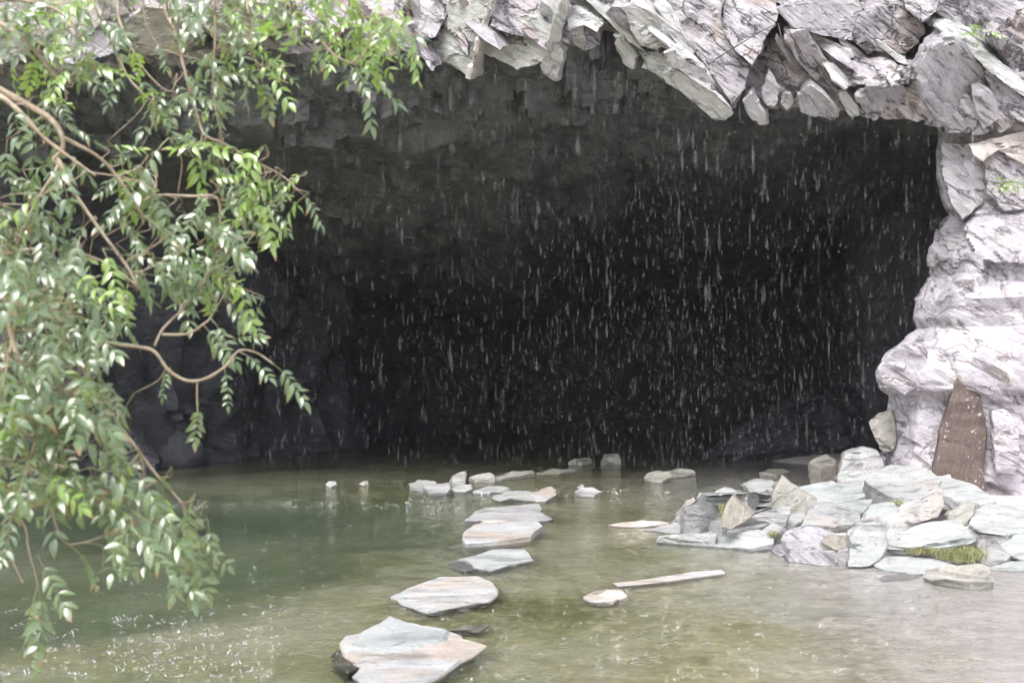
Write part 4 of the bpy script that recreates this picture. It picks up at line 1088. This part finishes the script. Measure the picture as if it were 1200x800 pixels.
for key, (V, Fc, D) in rest.items():
    if V:
        o = link(bpy.data.objects.new('foliage', leaf_mesh('foliage', V, Fc, D, M[key])), tree)
        tag(o, kind='stuff')

# ------------------------------------------------------------------ small plants
def plain(name, col, rough=.6, trans=0.0):
    m, t, n, L, out = new_mat(name)
    tc = node(t, 'ShaderNodeTexCoord')
    nz2 = node(t, 'ShaderNodeTexNoise', Scale=9.0, Detail=5.0)
    L.new(tc.outputs['Object'], nz2.inputs['Vector'])
    r = ramp(t, [(.3, tuple(x * .55 for x in col)), (.7, tuple(min(1, x * 1.35) for x in col))])
    L.new(nz2.outputs[0], r.inputs[0])
    b = node(t, 'ShaderNodeBsdfPrincipled', Roughness=rough)
    L.new(r.outputs[0], b.inputs['Base Color'])
    L.new(b.outputs[0], out.inputs[0])
    return m
M['grass'] = plain('yellow_green_grass', (0.24, 0.25, 0.11))
M['moss'] = plain('moss_green', (0.11, 0.13, 0.04), .8)
M['deadtwig'] = plain('dead_twig_bark', (0.05, 0.04, 0.035))
def grass(px0, px1, py0, py1, h0, n_, hgt, label, mat):
    V, Fc = [], []
    r = random.Random(int(px0))
    for _ in range(n_):
        b0 = PH(max(px0 - 6, min(px1 + 6, r.gauss((px0 + px1) / 2, (px1 - px0) / 3.4))), r.gauss((py0 + py1) / 2, (py1 - py0) / 3.4), h0)
        a = r.uniform(0, 6.28); ln = Vector((math.cos(a), math.sin(a), 0)) * r.uniform(.2, 1.1) * hgt + Vector((0, -.4 * hgt, 0))
        hh = hgt * r.uniform(.3, 1.15); w = Vector((-math.sin(a), math.cos(a), 0)) * .0022
        k = len(V)
        m_ = b0 + Vector((0, 0, hh * .7)) + ln * .35
        e = b0 + Vector((0, 0, hh * .75)) + ln
        V += [b0 - w, b0 + w, m_ + w, m_ - w, e]
        Fc += [(k, k + 1, k + 2, k + 3), (k + 3, k + 2, k + 4)]
    c = sum(V, Vector()) / len(V)
    me_ = bpy.data.meshes.new('grass'); me_.from_pydata([tuple(v_ - c) for v_ in V], [], Fc); me_.materials.append(M[mat]); me_.update()
    o = link(bpy.data.objects.new('grass', me_)); o.location = c
    tag(o, label, 'grass', kind='stuff')
grass(1104, 1150, 646, 658, .05, 1500, .085, 'yellow-green grass tuft under the broad white slab', 'grass')
grass(1066, 1100, 642, 650, .08, 700, .055, 'darker small grass tuft left of the yellow-green one', 'grass')
grass(900, 912, 622, 630, .12, 160, .05, 'green sprout under the narrow grey slab', 'grass')
grass(1042, 1060, 588, 594, .3, 160, .05, 'green sprout by the dark-fronted slab', 'grass')
grass(940, 1000, 614, 622, .16, 300, .05, 'mossy growth in the gap under the flat white slab', 'moss')
grass(842, 850, 582, 606, .3, 220, .05, 'moss streak on the big pale boulder', 'grass')

def fern(px, py, Y, n_, scl, label, seed):
    r = random.Random(seed)
    b0 = P(px, py, Y)
    root = link(bpy.data.objects.new('fern', None)); root.location = b0
    tag(root, label, 'fern')
    for i in range(n_):
        o = link(bpy.data.objects.new('frond', vmesh['leaf_bright'][r.randrange(12)]), root)
        d = Vector((r.uniform(-1, 1), r.uniform(-1, -.2), r.uniform(-.3, .6))).normalized()
        yv = Vector((0, -.5, 1)).cross(d).normalized(); zv = d.cross(yv)
        o.matrix_basis = Matrix.Translation(Vector((r.uniform(-.16, .16), 0, r.uniform(-.05, .05)))) @ Matrix((d, yv, zv)).transposed().to_4x4() @ Matrix.Scale(scl * r.uniform(.7, 1.1), 4)
fern(1178, 218, 17.55, 14, 1.1, 'small green fern clump growing on the buttress ledge', 3)
fern(1152, 36, 17.5, 10, 1.1, 'small green fern clump high on the cliff at the top right', 4)

V, Fc = [], []
tp = catmull([P(838, 70, 18.0), P(862, 55, 17.85), P(890, 38, 17.9), P(912, 28, 18.1)], 5)
tube(tp, .009, .005, V, Fc, 6)
tube(catmull([P(912, 28, 18.1), P(916, 44, 18.0), P(922, 58, 18.05)], 4), .008, .004, V, Fc, 6)
c = V[0].copy()
me_ = bpy.data.meshes.new('dead_twig'); me_.from_pydata([tuple(v_ - c) for v_ in V], [], Fc); me_.materials.append(M['deadtwig'])
o = link(bpy.data.objects.new('dead_twig', me_)); o.location = c
tag(o, 'thin dark bent twig caught on the cliff face over the cave mouth', 'twig')

# ------------------------------------------------------------------ rain: drops falling before the cave, splashes and floating bits on the pond
DROP_A = .019
m, t, n, L, out = new_mat('falling_water')
df = node(t, 'ShaderNodeBsdfDiffuse'); df.inputs['Color'].default_value = (.8, .82, .86, 1)
gls = node(t, 'ShaderNodeBsdfGlossy', Roughness=.2)
trp = node(t, 'ShaderNodeBsdfTransparent')
m1 = node(t, 'ShaderNodeMixShader'); m1.inputs[0].default_value = .3
L.new(df.outputs[0], m1.inputs[1]); L.new(gls.outputs[0], m1.inputs[2])
m2 = node(t, 'ShaderNodeMixShader'); m2.inputs[0].default_value = DROP_A
L.new(trp.outputs[0], m2.inputs[1]); L.new(m1.outputs[0], m2.inputs[2])
L.new(m2.outputs[0], out.inputs[0])
M['drop'] = m
rr = random.Random(77)
V, Fc = [], []
def drop(p, ln, rad):
    k = len(V)
    V.append(p + Vector((0, 0, ln * .7)))
    for j in range(4):
        an = math.pi / 2 * j + .4
        V.append(p + Vector((math.cos(an) * rad, math.sin(an) * rad, 0)))
    V.append(p + Vector((0, 0, -ln * .3)))
    for j in range(4):
        a, b_ = k + 1 + j, k + 1 + (j + 1) % 4
        Fc.append((k, a, b_)); Fc.append((k + 5, b_, a))
cnt = 0
while cnt < 7000:
    px = rr.uniform(270, 1125) if rr.random() < .6 else rr.triangular(400, 1125, 850)
    Y = rr.uniform(15.0, 21.5) if rr.random() < .8 else rr.uniform(6, 15)
    py = rr.uniform(60, 545)
    p = P(px, py, Y)
    if p.x > 5.0 + .02 * (HY - py) * .3 and py > 380:
        continue
    if p.z < .05 or py < lerp_table(px, LIP) - 10:
        continue
    f = rr.random() ** 2.2
    if noise.noise(Vector((p.x * .9, p.y * .5, 3.0))) + .25 * rr.random() < -.12:
        continue
    drop(p, .04 + .12 * f, (.004 + .010 * rr.random() ** 2.5) * (.45 + .55 * Y / 18))
    cnt += 1
for px in (471, 697, 840, 712, 812, 897, 1060, 628, 675, 880, 530, 798, 830, 1140):        # thick dribbles off the lip
    for _ in range(4):
        p = P(px + rr.uniform(-3, 3), rr.uniform(90, 500), rr.uniform(17.6, 18.6))
        if px > 1100: p = P(px, rr.uniform(158, 200), 17.6)
        drop(p, rr.uniform(.15, .45), .03)
me_ = bpy.data.meshes.new('rain'); me_.from_pydata([tuple(v_) for v_ in V], [], Fc); me_.materials.append(m)
tag(link(bpy.data.objects.new('rain', me_)), 'pale raindrops and drips falling before the dark cave', 'rain', kind='stuff')

V, Fc = [], []
def bead(p, rad, tall=1.0):
    k = len(V)
    V.append(p + Vector((0, 0, rad * tall)))
    for j in range(5):
        an = 2 * math.pi * j / 5
        V.append(p + Vector((math.cos(an) * rad, math.sin(an) * rad, 0)))
    V.append(p + Vector((0, 0, -rad)))
    for j in range(5):
        a, b_ = k + 1 + j, k + 1 + (j + 1) % 5
        Fc.append((k, a, b_)); Fc.append((k + 6, b_, a))
def splash(px, py, s_):
    p = PH(px, py, 0.004)
    if gh(p.x, p.y) > -.03:
        return
    for _ in range(rr.randint(2, 5)):
        q = p + Vector((rr.gauss(0, .02), rr.gauss(0, .02), rr.uniform(.0, .02))) * s_
        bead(q, rr.uniform(.003, .007) * s_, rr.uniform(.8, 2.5))
for _ in range(260): splash(rr.uniform(0, 330), 700 + 95 * rr.random() ** .8, rr.uniform(.4, 1.0))
for _ in range(1100):
    py = 560 + 240 * rr.random() ** .8
    splash(rr.uniform(150, 1080), py, rr.uniform(.4, .9))
for _ in range(90): splash(rr.gauss(320, 75), rr.gauss(592, 2.6), rr.uniform(.5, 1.4))
for _ in range(40): splash(rr.uniform(560, 780), rr.gauss(577, 2), rr.uniform(.9, 1.8))
for _ in range(30): splash(rr.uniform(440, 540), rr.gauss(592, 4), rr.uniform(.8, 1.5))
m = m.copy(); m.name = 'splash_water'
for nd in m.node_tree.nodes:
    if nd.type == 'MIX_SHADER' and abs(nd.inputs[0].default_value - DROP_A) < 1e-4:
        nd.inputs[0].default_value = .26
me_ = bpy.data.meshes.new('rain_splashes'); me_.from_pydata([tuple(v_) for v_ in V], [], Fc); me_.materials.append(m)
tag(link(bpy.data.objects.new('rain_splashes', me_)), 'white specks of rain splashing on the pond', 'splashes', kind='stuff')

V, Fc = [], []
for _ in range(150):
    py = rr.uniform(690, 800)
    p = PH(1085 + (py - 690) * .45 + rr.gauss(0, 24), py, 0.006)
    p.z = max(.006, gh(p.x, p.y) + .03)
    a = rr.uniform(0, 6.28); l_ = rr.uniform(.008, .022)
    u_ = Vector((math.cos(a), math.sin(a), rr.uniform(-.1, .1))) * l_; w_ = Vector((-math.sin(a), math.cos(a), 0)) * l_ * .4
    k = len(V); V += [p - u_, p + w_ + Vector((0, 0, .003)), p + u_, p - w_]; Fc.append((k, k + 1, k + 2, k + 3))
me_ = bpy.data.meshes.new('floating_leaves'); me_.from_pydata([tuple(v_) for v_ in V], [], Fc); me_.materials.append(M['grass'])
tag(link(bpy.data.objects.new('floating_leaves', me_)), 'scattered yellowish leaf bits in the shallows at the lower right', 'leaves', kind='stuff')

# ------------------------------------------------------------------ rainy air
m, t, n, L, out = new_mat('rainy_air')
pv = node(t, 'ShaderNodeVolumePrincipled', Density=HAZE)
pv.inputs['Color'].default_value = (.86, .87, 1, 1)
L.new(pv.outputs[0], out.inputs['Volume'])
bm = bmesh.new()
bmesh.ops.create_cube(bm, size=1)
for v_ in bm.verts:
    v_.co = Vector((v_.co.x * 190, 25 + v_.co.y * 180, 4.5 + v_.co.z * 19))
me = bpy.data.meshes.new('haze'); bm.to_mesh(me); bm.free(); me.materials.append(m)
tag(link(bpy.data.objects.new('haze', me)), 'thin veil of rainy air over the pond', 'haze', kind='stuff')
